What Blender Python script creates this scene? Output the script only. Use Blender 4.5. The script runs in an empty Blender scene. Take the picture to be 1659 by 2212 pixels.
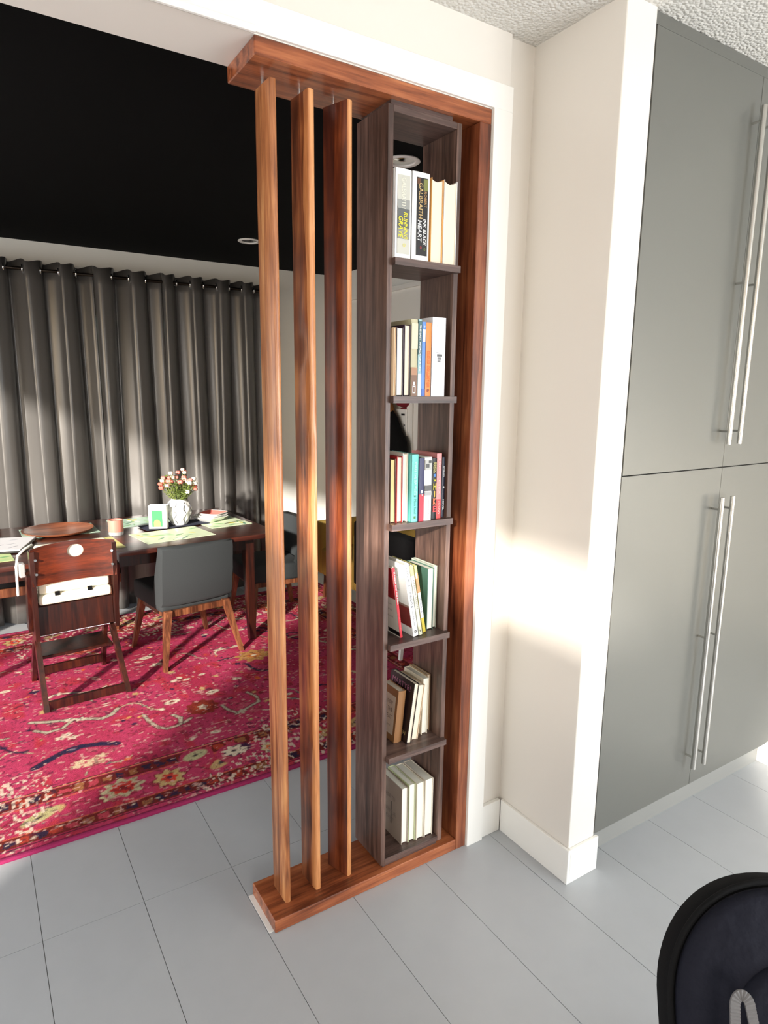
import bpy, bmesh, math, random
import numpy as np
from mathutils import Vector, Matrix, Euler

S = bpy.context.scene
COL = S.collection
PI = math.pi
R2 = math.radians

# ------------------------------------------------------------------ camera
cam_d = bpy.data.cameras.new('camera')
cam = bpy.data.objects.new('camera', cam_d); COL.objects.link(cam)
S.camera = cam
right = Vector((0.84326, -0.53741, 0.01010)); upv = Vector((0.09039, 0.16031, 0.98292)); fwd = right.cross(upv) * -1
m = Matrix((right, upv, -fwd * 1)).transposed()
m = Matrix((right, upv, right.cross(upv))).transposed().to_4x4()
m.translation = Vector((-1.4325, -1.6508, 1.6747))
cam.matrix_world = m
cam_d.sensor_fit = 'VERTICAL'; cam_d.sensor_height = 36.0; cam_d.sensor_width = 27.0
cam_d.lens = 22.7786
cam_d.clip_start = 0.05

# ------------------------------------------------------------------ world, sun, daylight
W = bpy.data.worlds.new('world'); S.world = W; W.use_nodes = True
nt = W.node_tree; nt.nodes.clear()
sky = nt.nodes.new('ShaderNodeTexSky'); sky.sky_type = 'NISHITA'; sky.sun_disc = False
sky.sun_elevation = R2(17); sky.sun_rotation = R2(225); sky.air_density = 1.0; sky.dust_density = 1.5
bg = nt.nodes.new('ShaderNodeBackground'); bg.inputs['Strength'].default_value = 0.14
wo = nt.nodes.new('ShaderNodeOutputWorld')
nt.links.new(sky.outputs[0], bg.inputs[0]); nt.links.new(bg.outputs[0], wo.inputs[0])

def light(name, kind, loc, direction, energy, color=(1, 1, 1), sx=1, sy=1, angle=None, spread=None):
    l = bpy.data.lights.new(name, kind); l.energy = energy; l.color = color
    if kind == 'AREA':
        l.shape = 'RECTANGLE'; l.size = sx; l.size_y = sy
        if spread: l.spread = spread
    if angle is not None: l.angle = angle
    o = bpy.data.objects.new(name, l); COL.objects.link(o)
    o.location = loc
    o.rotation_euler = Vector(direction).to_track_quat('-Z', 'Y').to_euler()
    return o
SUN_DIR = (0.70, 0.635, -0.285)
light('sun', 'SUN', (-6, -6, 5), SUN_DIR, 12.0, (1.0, 0.93, 0.84), angle=R2(2.6))
# area lamps standing for daylight, just outside the unseen window openings
light('daylight_patio', 'AREA', (1.70, -4.75, 1.35), (-0.12, 1, -0.05), 270, (0.90, 0.95, 1.0), 2.6, 2.3)
light('daylight_side', 'AREA', (-3.95, 1.0, 1.25), (1, 0.12, 0.0), 95, (0.97, 0.98, 1.0), 4.2, 2.1)
light('kitchen_warm_fill', 'AREA', (-2.15, -4.75, 1.6), (0.35, 1, -0.05), 112, (1.0, 0.94, 0.88), 1.7, 1.2)  # added warm fill from the left rear, brightens the stub wall

S.view_settings.view_transform = 'Standard'; S.view_settings.look = 'None'
S.view_settings.gamma = 1.0; S.view_settings.use_curve_mapping = False
S.view_settings.exposure = -0.06

# ------------------------------------------------------------------ materials
def srgb(r, g, b):
    f = lambda c: (c / 255 / 12.92) if c / 255 <= 0.04045 else ((c / 255 + 0.055) / 1.055) ** 2.4
    return (f(r), f(g), f(b), 1)
def mat(name):
    m = bpy.data.materials.new(name); m.use_nodes = True
    return m, m.node_tree, m.node_tree.nodes['Principled BSDF']
def plain(name, col, rough=0.5, metal=0.0, spec=None, bump=None, noise=None, sheen=None, coat=None, trans=None, ani=None):
    m, t, p = mat(name)
    p.inputs['Base Color'].default_value = col; p.inputs['Roughness'].default_value = rough
    p.inputs['Metallic'].default_value = metal
    if spec is not None: p.inputs['Specular IOR Level'].default_value = spec
    if sheen: p.inputs['Sheen Weight'].default_value = sheen
    if coat: p.inputs['Coat Weight'].default_value = coat
    if trans: p.inputs['Transmission Weight'].default_value = trans
    tc = t.nodes.new('ShaderNodeTexCoord')
    if noise:   # (scale, amount)
        n = t.nodes.new('ShaderNodeTexNoise'); n.inputs['Scale'].default_value = noise[0]; n.inputs['Detail'].default_value = 4
        t.links.new(tc.outputs['Object'], n.inputs['Vector'])
        r = t.nodes.new('ShaderNodeMapRange'); r.inputs['To Min'].default_value = 1 - noise[1]; r.inputs['To Max'].default_value = 1 + noise[1]
        t.links.new(n.outputs['Fac'], r.inputs['Value'])
        h = t.nodes.new('ShaderNodeHueSaturation'); h.inputs['Color'].default_value = col
        t.links.new(r.outputs[0], h.inputs['Value']); t.links.new(h.outputs[0], p.inputs['Base Color'])
    if bump:    # (scale, strength, distance)
        n = t.nodes.new('ShaderNodeTexNoise'); n.inputs['Scale'].default_value = bump[0]; n.inputs['Detail'].default_value = 5
        t.links.new(tc.outputs['Object'], n.inputs['Vector'])
        b = t.nodes.new('ShaderNodeBump'); b.inputs['Strength'].default_value = bump[1]; b.inputs['Distance'].default_value = bump[2]
        t.links.new(n.outputs['Fac'], b.inputs['Height']); t.links.new(b.outputs[0], p.inputs['Normal'])
    return m
def wood(name, dark, mid, lite, axis='z', rough=0.34, seed=0.0, freq=26.0, figure=0.5, coat=0.25):
    """walnut: long streaks along one axis, broad figure plus fine pores"""
    m, t, p = mat(name)
    N = t.nodes; L = t.links
    tc = N.new('ShaderNodeTexCoord'); mp = N.new('ShaderNodeMapping')
    sc = {'x': (0.06, 1, 1), 'y': (1, 0.06, 1), 'z': (1, 1, 0.06)}[axis]
    mp.inputs['Scale'].default_value = sc; mp.inputs['Location'].default_value = (seed, seed * 1.7, seed * 0.6)
    L.new(tc.outputs['Object'], mp.inputs['Vector'])
    n1 = N.new('ShaderNodeTexNoise'); n1.inputs['Scale'].default_value = freq; n1.inputs['Detail'].default_value = 3
    n1.inputs['Distortion'].default_value = 1.2
    n2 = N.new('ShaderNodeTexNoise'); n2.inputs['Scale'].default_value = freq * 7; n2.inputs['Detail'].default_value = 6
    n3 = N.new('ShaderNodeTexNoise'); n3.inputs['Scale'].default_value = 5; n3.inputs['Detail'].default_value = 2
    for n in (n1, n2): L.new(mp.outputs[0], n.inputs['Vector'])
    L.new(tc.outputs['Object'], n3.inputs['Vector'])
    a = N.new('ShaderNodeMath'); a.operation = 'MULTIPLY_ADD'; a.inputs[1].default_value = 0.45
    L.new(n2.outputs['Fac'], a.inputs[0]); L.new(n1.outputs['Fac'], a.inputs[2])
    b = N.new('ShaderNodeMath'); b.operation = 'MULTIPLY_ADD'; b.inputs[1].default_value = figure
    L.new(n3.outputs['Fac'], b.inputs[0]); L.new(a.outputs[0], b.inputs[2])
    r = N.new('ShaderNodeMapRange'); r.inputs['From Min'].default_value = 0.56 + figure * 0.35; r.inputs['From Max'].default_value = 0.92 + figure * 0.62
    L.new(b.outputs[0], r.inputs['Value'])
    cr = N.new('ShaderNodeValToRGB'); e = cr.color_ramp.elements
    e[0].position = 0.0; e[0].color = dark; e[1].position = 1.0; e[1].color = lite
    x = cr.color_ramp.elements.new(0.5); x.color = mid
    L.new(r.outputs[0], cr.inputs[0]); L.new(cr.outputs[0], p.inputs['Base Color'])
    p.inputs['Roughness'].default_value = rough; p.inputs['Coat Weight'].default_value = coat; p.inputs['Coat Roughness'].default_value = 0.3
    bu = N.new('ShaderNodeBump'); bu.inputs['Strength'].default_value = 0.12; bu.inputs['Distance'].default_value = 0.001
    L.new(n2.outputs['Fac'], bu.inputs['Height']); L.new(bu.outputs[0], p.inputs['Normal'])
    return m

M = {}
M['wall'] = plain('white_wall_paint', srgb(228, 222, 213), 0.42, bump=(180, 0.05, 0.001))
M['trim'] = plain('white_trim_paint', srgb(240, 238, 232), 0.28)
M['black_ceiling'] = plain('black_ceiling_paint', srgb(7, 7, 7), 0.9, spec=0.1)
M['farwall'] = plain('pale_grey_wall_paint', srgb(228, 228, 222), 0.6, bump=(200, 0.05, 0.001))
# popcorn ceiling
m, t, p = mat('popcorn_ceiling'); p.inputs['Base Color'].default_value = srgb(222, 219, 212); p.inputs['Roughness'].default_value = 0.9
tc = t.nodes.new('ShaderNodeTexCoord'); v = t.nodes.new('ShaderNodeTexVoronoi'); v.inputs['Scale'].default_value = 95
nn = t.nodes.new('ShaderNodeTexNoise'); nn.inputs['Scale'].default_value = 60; nn.inputs['Detail'].default_value = 6
ad = t.nodes.new('ShaderNodeMath'); ad.operation = 'SUBTRACT'
t.links.new(tc.outputs['Object'], v.inputs['Vector']); t.links.new(tc.outputs['Object'], nn.inputs['Vector'])
t.links.new(nn.outputs['Fac'], ad.inputs[0]); t.links.new(v.outputs['Distance'], ad.inputs[1])
bu = t.nodes.new('ShaderNodeBump'); bu.inputs['Strength'].default_value = 0.75; bu.inputs['Distance'].default_value = 0.007
t.links.new(ad.outputs[0], bu.inputs['Height']); t.links.new(bu.outputs[0], p.inputs['Normal'])
M['popcorn'] = m
M['tile'] = plain('grey_porcelain_tile', srgb(176, 179, 182), 0.36, noise=(14, 0.035), bump=(300, 0.04, 0.0005))
M['grout'] = plain('grey_grout', srgb(138, 138, 135), 0.8)
M['wal_frame_x'] = wood('red_walnut_horizontal', srgb(92, 44, 24), srgb(150, 82, 48), srgb(184, 112, 70), 'x', seed=3)
M['wal_frame_z'] = wood('red_walnut_vertical', srgb(74, 34, 20), srgb(126, 66, 40), srgb(162, 98, 62), 'z', seed=9)
M['slat1'] = wood('walnut_slat_amber', srgb(116, 66, 38), srgb(168, 106, 64), srgb(204, 146, 94), 'z', seed=5, figure=0.25)
M['slat2'] = wood('walnut_slat_figured', srgb(70, 36, 24), srgb(148, 86, 52), srgb(214, 146, 88), 'z', seed=14, figure=0.9)
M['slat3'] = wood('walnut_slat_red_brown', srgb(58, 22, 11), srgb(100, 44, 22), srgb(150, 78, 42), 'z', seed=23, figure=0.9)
M['edge2'] = wood('walnut_sapwood_and_lit_edge', srgb(170, 104, 62), srgb(206, 140, 88), srgb(226, 166, 112), 'z', seed=31, figure=0.3)
M['wal_case_z'] = wood('dark_walnut_vertical', srgb(62, 44, 38), srgb(96, 72, 62), srgb(128, 100, 88), 'z', seed=41, figure=0.3, freq=34, rough=0.42, coat=0.1)
M['wal_case_x'] = wood('dark_walnut_horizontal', srgb(56, 42, 38), srgb(86, 66, 60), srgb(112, 90, 82), 'x', seed=51, figure=0.3, freq=34, rough=0.42, coat=0.1)
M['steel_door'] = None
m, t, p = mat('brushed_steel_laminate'); p.inputs['Base Color'].default_value = srgb(124, 124, 119); p.inputs['Metallic'].default_value = 0.55; p.inputs['Roughness'].default_value = 0.36
tc = t.nodes.new('ShaderNodeTexCoord'); mp = t.nodes.new('ShaderNodeMapping'); mp.inputs['Scale'].default_value = (400, 400, 6)
nn = t.nodes.new('ShaderNodeTexNoise'); nn.inputs['Scale'].default_value = 1.0; nn.inputs['Detail'].default_value = 2
t.links.new(tc.outputs['Object'], mp.inputs[0]); t.links.new(mp.outputs[0], nn.inputs['Vector'])
bu = t.nodes.new('ShaderNodeBump'); bu.inputs['Strength'].default_value = 0.05; bu.inputs['Distance'].default_value = 0.0005
t.links.new(nn.outputs['Fac'], bu.inputs['Height']); t.links.new(bu.outputs[0], p.inputs['Normal'])
M['steel_door'] = m
M['steel'] = plain('brushed_steel', srgb(205, 203, 198), 0.25, 1.0)
M['chrome'] = plain('chrome', srgb(220, 220, 220), 0.12, 1.0)
M['kick'] = plain('grey_toe_kick', srgb(146, 146, 142), 0.4, 0.2)
M['darkgap'] = plain('dark_gap', srgb(28, 26, 25), 0.8)
M['curtain'] = plain('grey_satin_curtain', srgb(78, 76, 74), 0.30, spec=0.8, bump=(500, 0.05, 0.0005))
M['rod'] = plain('dark_bronze_rod', srgb(60, 52, 46), 0.3, 0.9)
M['table'] = wood('dark_mahogany_table', srgb(36, 14, 10), srgb(62, 26, 18), srgb(92, 44, 30), 'x', rough=0.25, seed=61, coat=0.4)
M['espresso'] = wood('red_espresso_wood', srgb(28, 11, 8), srgb(46, 18, 11), srgb(66, 28, 15), 'z', rough=0.24, seed=71, coat=0.6, figure=0.2)
M['ply'] = wood('glossy_red_brown_plywood', srgb(58, 20, 8), srgb(86, 32, 12), srgb(112, 44, 17), 'x', rough=0.16, seed=81, coat=0.8, figure=0.2)
M['legwood'] = wood('walnut_chair_leg', srgb(62, 32, 20), srgb(104, 60, 38), srgb(140, 88, 58), 'z', seed=91, figure=0.2)
M['greyfab'] = plain('charcoal_grey_weave', srgb(46, 50, 52), 0.9, bump=(900, 0.3, 0.001), noise=(400, 0.25))
M['blackfab'] = plain('black_fabric', srgb(9, 9, 10), 0.85, spec=0.2, bump=(300, 0.2, 0.002))
M['navyfab'] = plain('navy_black_fabric', srgb(19, 20, 31), 0.8, spec=0.2, bump=(9, 0.8, 0.03), noise=(8, 0.15))
M['webbing'] = plain('grey_ribbed_webbing', srgb(104, 102, 102), 0.8)
M['blackplastic'] = plain('black_plastic', srgb(18, 18, 18), 0.4)
M['mustard'] = plain('mustard_fabric', srgb(206, 170, 84), 0.9)
M['cream'] = plain('cream_cushion', srgb(238, 230, 206), 0.8)
M['whiteplastic'] = plain('white_plastic', srgb(232, 232, 228), 0.3)
M['clearplastic'] = plain('clear_plastic', srgb(225, 225, 225), 0.12, trans=0.6)
M['page'] = plain('cream_pages', srgb(240, 226, 204), 0.8)
M['page_w'] = plain('white_pages', srgb(236, 234, 220), 0.8)
M['page_o'] = plain('yellowed_pages', srgb(236, 200, 140), 0.8)
# glass: clear pane with fresnel reflection
m, t, p = mat('window_glass'); t.nodes.remove(p)
tr = t.nodes.new('ShaderNodeBsdfTransparent'); gl = t.nodes.new('ShaderNodeBsdfGlossy'); gl.inputs['Roughness'].default_value = 0.02
fr = t.nodes.new('ShaderNodeLayerWeight'); fr.inputs['Blend'].default_value = 0.5; mx = t.nodes.new('ShaderNodeMixShader')
pw = t.nodes.new('ShaderNodeMath'); pw.operation = 'POWER'; pw.inputs[1].default_value = 5.0; pm = t.nodes.new('ShaderNodeMath'); pm.operation = 'MULTIPLY_ADD'; pm.inputs[1].default_value = 0.9; pm.inputs[2].default_value = 0.04
t.links.new(fr.outputs['Facing'], pw.inputs[0]); t.links.new(pw.outputs[0], pm.inputs[0]); t.links.new(pm.outputs[0], mx.inputs[0]); t.links.new(tr.outputs[0], mx.inputs[1]); t.links.new(gl.outputs[0], mx.inputs[2])
t.links.new(mx.outputs[0], t.nodes['Material Output'].inputs[0])
M['glass'] = m
_cm = {}
def C_(r, g, b, rough=0.45):
    k = (r, g, b, rough)
    if k not in _cm: _cm[k] = plain('paint_%d_%d_%d' % (r, g, b), srgb(r, g, b), rough)
    return _cm[k]

# ------------------------------------------------------------------ mesh helpers
class MB:
    def __init__(s): s.b = bmesh.new()
    def box(s, x0, x1, y0, y1, z0, z1, bev=0.0, mtx=None, seg=1):
        r = bmesh.ops.create_cube(s.b, size=1.0)
        vs = r['verts']
        for v in vs:
            v.co = Vector(((x0 + x1) / 2 + v.co.x * (x1 - x0), (y0 + y1) / 2 + v.co.y * (y1 - y0), (z0 + z1) / 2 + v.co.z * (z1 - z0)))
        if bev > 0:
            es = list({e for v in vs for e in v.link_edges})
            rr = bmesh.ops.bevel(s.b, geom=es, offset=bev, segments=seg, profile=0.7, affect='EDGES')
            vs = list({v for f in rr['faces'] for v in f.verts} | {v for v in vs if v.is_valid})
        if mtx is not None:
            bmesh.ops.transform(s.b, matrix=mtx, verts=vs)
        return s
    def loft(s, rings, cap=True, closed=True):
        """rings: list of equal-length vertex loops"""
        L = [[s.b.verts.new(Vector(p)) for p in r] for r in rings]
        n = len(L[0])
        for a, b in zip(L[:-1], L[1:]):
            for i in range(n if closed else n - 1):
                j = (i + 1) % n
                try: s.b.faces.new((a[i], a[j], b[j], b[i]))
                except ValueError: pass
        if cap and closed:
            for r in (L[0][::-1], L[-1]):
                try: s.b.faces.new(r)
                except ValueError: pass
        return s
    def tube(s, pts, r, n=8, closed=False, flat=1.0):
        pts = [Vector(p) for p in pts]; rings = []
        rr = r if isinstance(r, (list, tuple)) else [r] * len(pts)
        prev = None
        for i, p in enumerate(pts):
            if closed: d = pts[(i + 1) % len(pts)] - pts[i - 1]
            else: d = pts[min(i + 1, len(pts) - 1)] - pts[max(i - 1, 0)]
            d.normalize()
            if prev is None:
                a = Vector((0, 0, 1)) if abs(d.z) < 0.9 else Vector((1, 0, 0))
                u = d.cross(a).normalized()
            else:
                u = (prev - d * prev.dot(d)).normalized()
            prev = u; w = d.cross(u)
            rings.append([p + (u * math.cos(2 * PI * k / n) + w * math.sin(2 * PI * k / n) * flat) * rr[i] for k in range(n)])
        if closed: rings.append(rings[0])
        s.loft(rings, cap=not closed)
        if closed: bmesh.ops.remove_doubles(s.b, verts=s.b.verts, dist=1e-6)
        return s
    def lathe(s, prof, cx=0, cy=0, n=24, cap=True):
        s.loft([[(cx + r * math.cos(2 * PI * k / n), cy + r * math.sin(2 * PI * k / n), z) for k in range(n)] for r, z in prof], cap=cap)
        return s
    def prism(s, poly, z0, z1, axis='z'):
        f = {'z': lambda a, b, c: (a, b, c), 'y': lambda a, b, c: (a, c, b), 'x': lambda a, b, c: (c, a, b)}[axis]
        s.loft([[f(a, b, z0) for a, b in poly], [f(a, b, z1) for a, b in poly]])
        return s
    def taper(s, p0, p1, a0, a1, bev=0.0):
        """square leg from p0 (top, half-size a0) to p1 (foot, half-size a1)"""
        p0 = Vector(p0); p1 = Vector(p1)
        q = lambda p, a: [(p.x - a, p.y - a, p.z), (p.x + a, p.y - a, p.z), (p.x + a, p.y + a, p.z), (p.x - a, p.y + a, p.z)]
        s.loft([q(p1, a1), q(p0, a0)])
        return s
    def done(s, name, material, parent=None, smooth=None, kind=None, label=None, loc=None, rot=None):
        b = s.b
        bmesh.ops.recalc_face_normals(b, faces=b.faces)
        if smooth:
            for f in b.faces: f.smooth = True
            for e in b.edges:
                if len(e.link_faces) == 2 and e.calc_face_angle(0) > R2(smooth): e.smooth = False
        me = bpy.data.meshes.new(name); b.to_mesh(me); b.free()
        me.materials.append(material)
        return link(name, me, parent, kind, label, loc, rot)
def link(name, me, parent=None, kind=None, label=None, loc=None, rot=None):
    o = bpy.data.objects.new(name, me); COL.objects.link(o)
    if parent: o.parent = parent
    if kind: o['kind'] = kind
    if label: o['label'] = label
    if loc is not None: o.location = loc
    if rot is not None: o.rotation_euler = rot
    return o
def thing(name, label, cat, loc=(0, 0, 0), rot=(0, 0, 0), group=None):
    o = bpy.data.objects.new(name, None); COL.objects.link(o)
    o.empty_display_size = 0.05; o.location = loc; o.rotation_euler = rot
    o['label'] = label; o['category'] = cat
    if group: o['group'] = group
    return o
def tag(o, label, cat, group=None):
    o['label'] = label; o['category'] = cat
    if group: o['group'] = group
    return o
def struct(name, mb, material, **k):
    return mb.done(name, material, kind='structure', **k)
def bx(*a, **k): return MB().box(*a, **k)
def text(body, parent, origin, xdir, ydir, length, height, material, name='title', bold=0.0, shear=0.0, off=0.0006):
    """flat printed lettering: starts at origin, runs along xdir, letters stand along ydir"""
    cu = bpy.data.curves.new('t', 'FONT'); cu.body = body; cu.resolution_u = 2; cu.offset = bold; cu.shear = shear
    cu.extrude = 0.0; cu.fill_mode = 'FRONT'
    to = bpy.data.objects.new('t', cu); COL.objects.link(to)
    dg = bpy.context.evaluated_depsgraph_get(); dg.update()
    me = bpy.data.meshes.new_from_object(to.evaluated_get(dg))
    bpy.data.objects.remove(to); bpy.data.curves.remove(cu)
    n = len(me.vertices)
    if n == 0: return None
    co = np.empty(n * 3); me.vertices.foreach_get('co', co); co = co.reshape(-1, 3)
    mn = co.min(0); mx_ = co.max(0)
    u = (co[:, 0] - mn[0]) / max(mx_[0] - mn[0], 1e-6) * length; w = (co[:, 1] - mn[1]) / max(mx_[1] - mn[1], 1e-6) * height
    X = Vector(xdir).normalized(); Y = Vector(ydir).normalized(); Z = X.cross(Y)
    P = np.outer(u, X) + np.outer(w, Y) + np.array(origin) + np.array(Z) * off
    me.vertices.foreach_set('co', P.ravel()); me.update(); me.name = name
    me.materials.clear(); me.materials.append(material)
    return link(name, me, parent)

# ------------------------------------------------------------------ dimensions
FW, T, D, TJ = 0.7635, 0.0425, 0.1936, 0.0447        # divider frame
HF = 2.520; HC = 2.743; HD = 2.66                    # frame top, kitchen ceiling, dining ceiling
XL, XR = -3.40, 3.20; YB, YF = -4.20, 3.62; XD = 1.40  # room bounds; XD dining right wall
XC, XE, YE = 0.182, 0.3114, -0.3287                  # wall stub
YS = 0.016                                           # recessed strip of wall

# ------------------------------------------------------------------ room shell
fl = struct('floor', bx(XL - 0.1, XR + 0.1, YB - 0.1, YF + 0.1, -0.10, -0.004), M['grout'])
tile_me = None
X0, Y0, TW, TH = -1.381, 0.351, 0.30, 1.20
for i in range(-7, 16):
    for j in range(-4, 3):
        x0 = X0 + i * TW; y0 = Y0 + j * TH
        if x0 < XL - 0.35 or x0 > XR or y0 > YF: continue
        if tile_me is None:
            b = MB().box(0.0009, TW - 0.0009, 0.0009, TH - 0.0009, -0.0045, 0.0)
            o = b.done('tile', M['tile'], fl); tile_me = o.data; o.location = (x0, y0, 0)
        else:
            link('tile', tile_me, fl, loc=(x0, y0, 0))
struct('ceiling', bx(XL, XR, YB, 0.02, HC, HC + 0.1), M['popcorn'])
struct('ceiling', bx(XL, XD, D - 0.05, YF, HD, HD + 0.1), M['black_ceiling'])

# header over the opening, wall carrying on behind the pantry
b = MB(); b.box(XL, 0.070, 0.0, D, HF, HC + 0.05)
b.box(0.0, 0.07, 0.0, D, 0, HF)
b.box(0.07, XR, YS, D, 0, HC + 0.05)
struct('wall_middle', b, M['wall'])
# stub wall beside the divider and the one past the pantry
b = MB().box(XC, XE, YE, YS + 0.01, 0, HC + 0.02, bev=0.002)
struct('wall_stub', b, M['wall'])
struct('wall_stub', bx(1.538, 1.70, YE + 0.01, YS + 0.01, 0, HC + 0.02), M['wall'])
# outer walls with openings
def wall_with_hole(name, axis, pos, thick, a0, a1, z1, holes, material):
    """axis 'x': wall plane at x=pos spanning y; 'y': plane at y=pos spanning x"""
    b = MB()
    def add(u0, u1, z0, zt):
        if u1 - u0 < 1e-4 or zt - z0 < 1e-4: return
        if axis == 'x': b.box(pos, pos + thick, u0, u1, z0, zt)
        else: b.box(u0, u1, pos, pos + thick, z0, zt)
    cur = a0
    for (h0, h1, zb, zt) in sorted(holes):
        add(cur, h0, 0, z1); add(h0, h1, 0, zb); add(h0, h1, zt, z1); cur = h1
    add(cur, a1, 0, z1)
    return struct(name, b, material)
WSIDE = (-1.15, 3.05, 0.05, 2.60); WTRA = (-3.95, -2.15, 2.36, 2.60); WKIT = (-2.95, -1.35, 1.00, 2.10); WPAT = (0.35, 3.0, 0.04, 2.25); WFAR = (-2.15, 0.45, 0.06, 2.25)
wall_with_hole('wall_left', 'x', XL - 0.14, 0.14, YB - 0.1, YF + 0.1, HC + 0.1, [WTRA, WSIDE], M['wall'])
wall_with_hole('wall_back', 'y', YB - 0.14, 0.14, XL - 0.14, XR + 0.14, HC + 0.1, [WKIT, WPAT], M['wall'])
wall_with_hole('wall_far', 'y', YF, 0.14, XL - 0.14, XD + 0.14, HC + 0.1, [WFAR], M['farwall'])
struct('wall_right', bx(XR, XR + 0.14, YB, D, 0, HC + 0.1), M['wall'])
struct('wall_dining_right', bx(XD, XD + 0.14, D - 0.01, YF + 0.1, 0, HC + 0.1), M['farwall'])
def window(name, axis, pos, h, nm):
    (a0, a1, z0, z1) = h; f = 0.05 if z1 - z0 > 0.5 else 0.02
    b = MB()
    def add(u0, u1, zb, zt, d0=0.0, d1=0.06):
        if axis == 'x': b.box(pos + d0, pos + d1, u0, u1, zb, zt)
        else: b.box(u0, u1, pos + d0, pos + d1, zb, zt)
    add(a0, a0 + f, z0, z1); add(a1 - f, a1, z0, z1); add(a0 + f, a1 - f, z0, z0 + f); add(a0 + f, a1 - f, z1 - f, z1)
    for k in range(1, nm):
        u = a0 + (a1 - a0) * k / nm; add(u - f / 2, u + f / 2, z0 + f, z1 - f)
    o = struct(name, b, M['whiteplastic'])
    g = MB()
    for k in range(nm):
        u0 = a0 + (a1 - a0) * k / nm + f * 0.6; u1 = a0 + (a1 - a0) * (k + 1) / nm - f * 0.6
        g = MB()
        if axis == 'x': g.box(pos + 0.026, pos + 0.032, u0, u1, z0 + f * .7, z1 - f * .7)
        else: g.box(u0, u1, pos + 0.026, pos + 0.032, z0 + f * .7, z1 - f * .7)
        g.done('pane', M['glass'], o)
window('window_1', 'x', XL - 0.10, WSIDE, 2)
window('added_window_2', 'y', YB - 0.10, WKIT, 2)  # unseen window added to let the warm fill in
window('window_3', 'y', YB - 0.10, WPAT, 2)
window('window_5', 'x', XL - 0.10, WTRA, 1)
window('window_4', 'y', YF + 0.03, WFAR, 3)

# casing round the opening (kitchen side): right leg, head, thin lip under the head
struct('trim_1', bx(0.001, 0.0755, -0.010, 0.001, 0.0, HF + 0.002, bev=0.001), M['trim'])
b = MB().box(XL, 0.0755, -0.010, 0.001, HF + 0.002, HF + 0.074, bev=0.001)
struct('trim_2', b, M['trim'])
struct('trim_3', bx(XL, -FW - 0.002, -0.018, -0.009, HF - 0.004, HF + 0.012, bev=0.001), M['trim'])
# baseboards
BB, HB = 0.0123, 0.130
def base(name, x0, x1, y0, y1):
    struct(name, bx(x0, x1, y0, y1, 0, HB, bev=0.0015), M['trim'])
base('baseboard_middle', 0.0765, XC - BB, -0.001, YS)
base('baseboard_stub', XC - BB, XC, YE - BB, -0.0015)
base('baseboard_stub', XC + 0.0002, XE + BB, YE - BB, YE)
base('baseboard_stub', 1.523, 1.5385, YE - 0.003, -0.24)
base('baseboard_stub', 1.5387, 1.71, YE - 0.003, YE + 0.0095)
base('baseboard_far', XL + 0.01, XD - 0.013, YF - BB, YF)
base('baseboard_right', XD - BB, XD, D + 0.01, 1.40)
base('baseboard_right', XD - BB, XD, 2.50, YF - BB)
base('baseboard_left', XL, XL + BB, YB + 0.01, -1.06)
base('baseboard_back', XL + 0.02, 0.34, YB, YB + BB)
# dining-side door in the right wall and a thin moulding above
o = struct('door_1', bx(XD - 0.012, XD + 0.002, 1.49, 2.36, 0.01, 2.06), M['trim'])
b = MB(); b.box(XD - 0.020, XD + 0.001, 1.41, 1.485, 0, 2.14); b.box(XD - 0.020, XD + 0.001, 2.365, 2.44, 0, 2.14); b.box(XD - 0.020, XD + 0.001, 1.485, 2.365, 2.065, 2.14)
b.done('door_frame', M['trim'], o)
b = MB().lathe([(0.001, 0), (0.026, 0.0), (0.026, 0.006), (0.012, 0.01), (0.012, 0.035), (0.027, 0.045), (0.029, 0.06), (0.02, 0.072), (0.001, 0.075)], n=16)
o2 = b.done('door_handle', M['steel'], o, smooth=40, loc=(XD - 0.012, 1.57, 0.98), rot=(0, -PI / 2, 0))
struct('trim_4', bx(XD - 0.025, XD + 0.001, D + 0.02, YF - 0.02, 2.42, 2.452), M['farwall'])

# ------------------------------------------------------------------ slatted divider
dv = thing('slatted_divider', 'reddish walnut room divider frame with three upright pivoting slats', 'room divider', (-FW / 2, D / 2, 0))
def W2(o):   # part meshes are written in world numbers; shift into the thing's frame
    p = o.parent.location
    me = o.data
    me.transform(Matrix.Translation(-p)); return o
W2(bx(-FW, 0.0, 0, D, HF - T, HF, bev=0.0025).done('top_plank', M['wal_frame_x'], dv))
W2(bx(-FW, -TJ, 0, D, 0.0, T, bev=0.0025).done('bottom_plank', M['wal_frame_x'], dv))
W2(bx(-TJ + 0.0003, 0.0, 0, D, 0.0, HF - T, bev=0.002).done('jamb', M['wal_frame_z'], dv))
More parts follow.
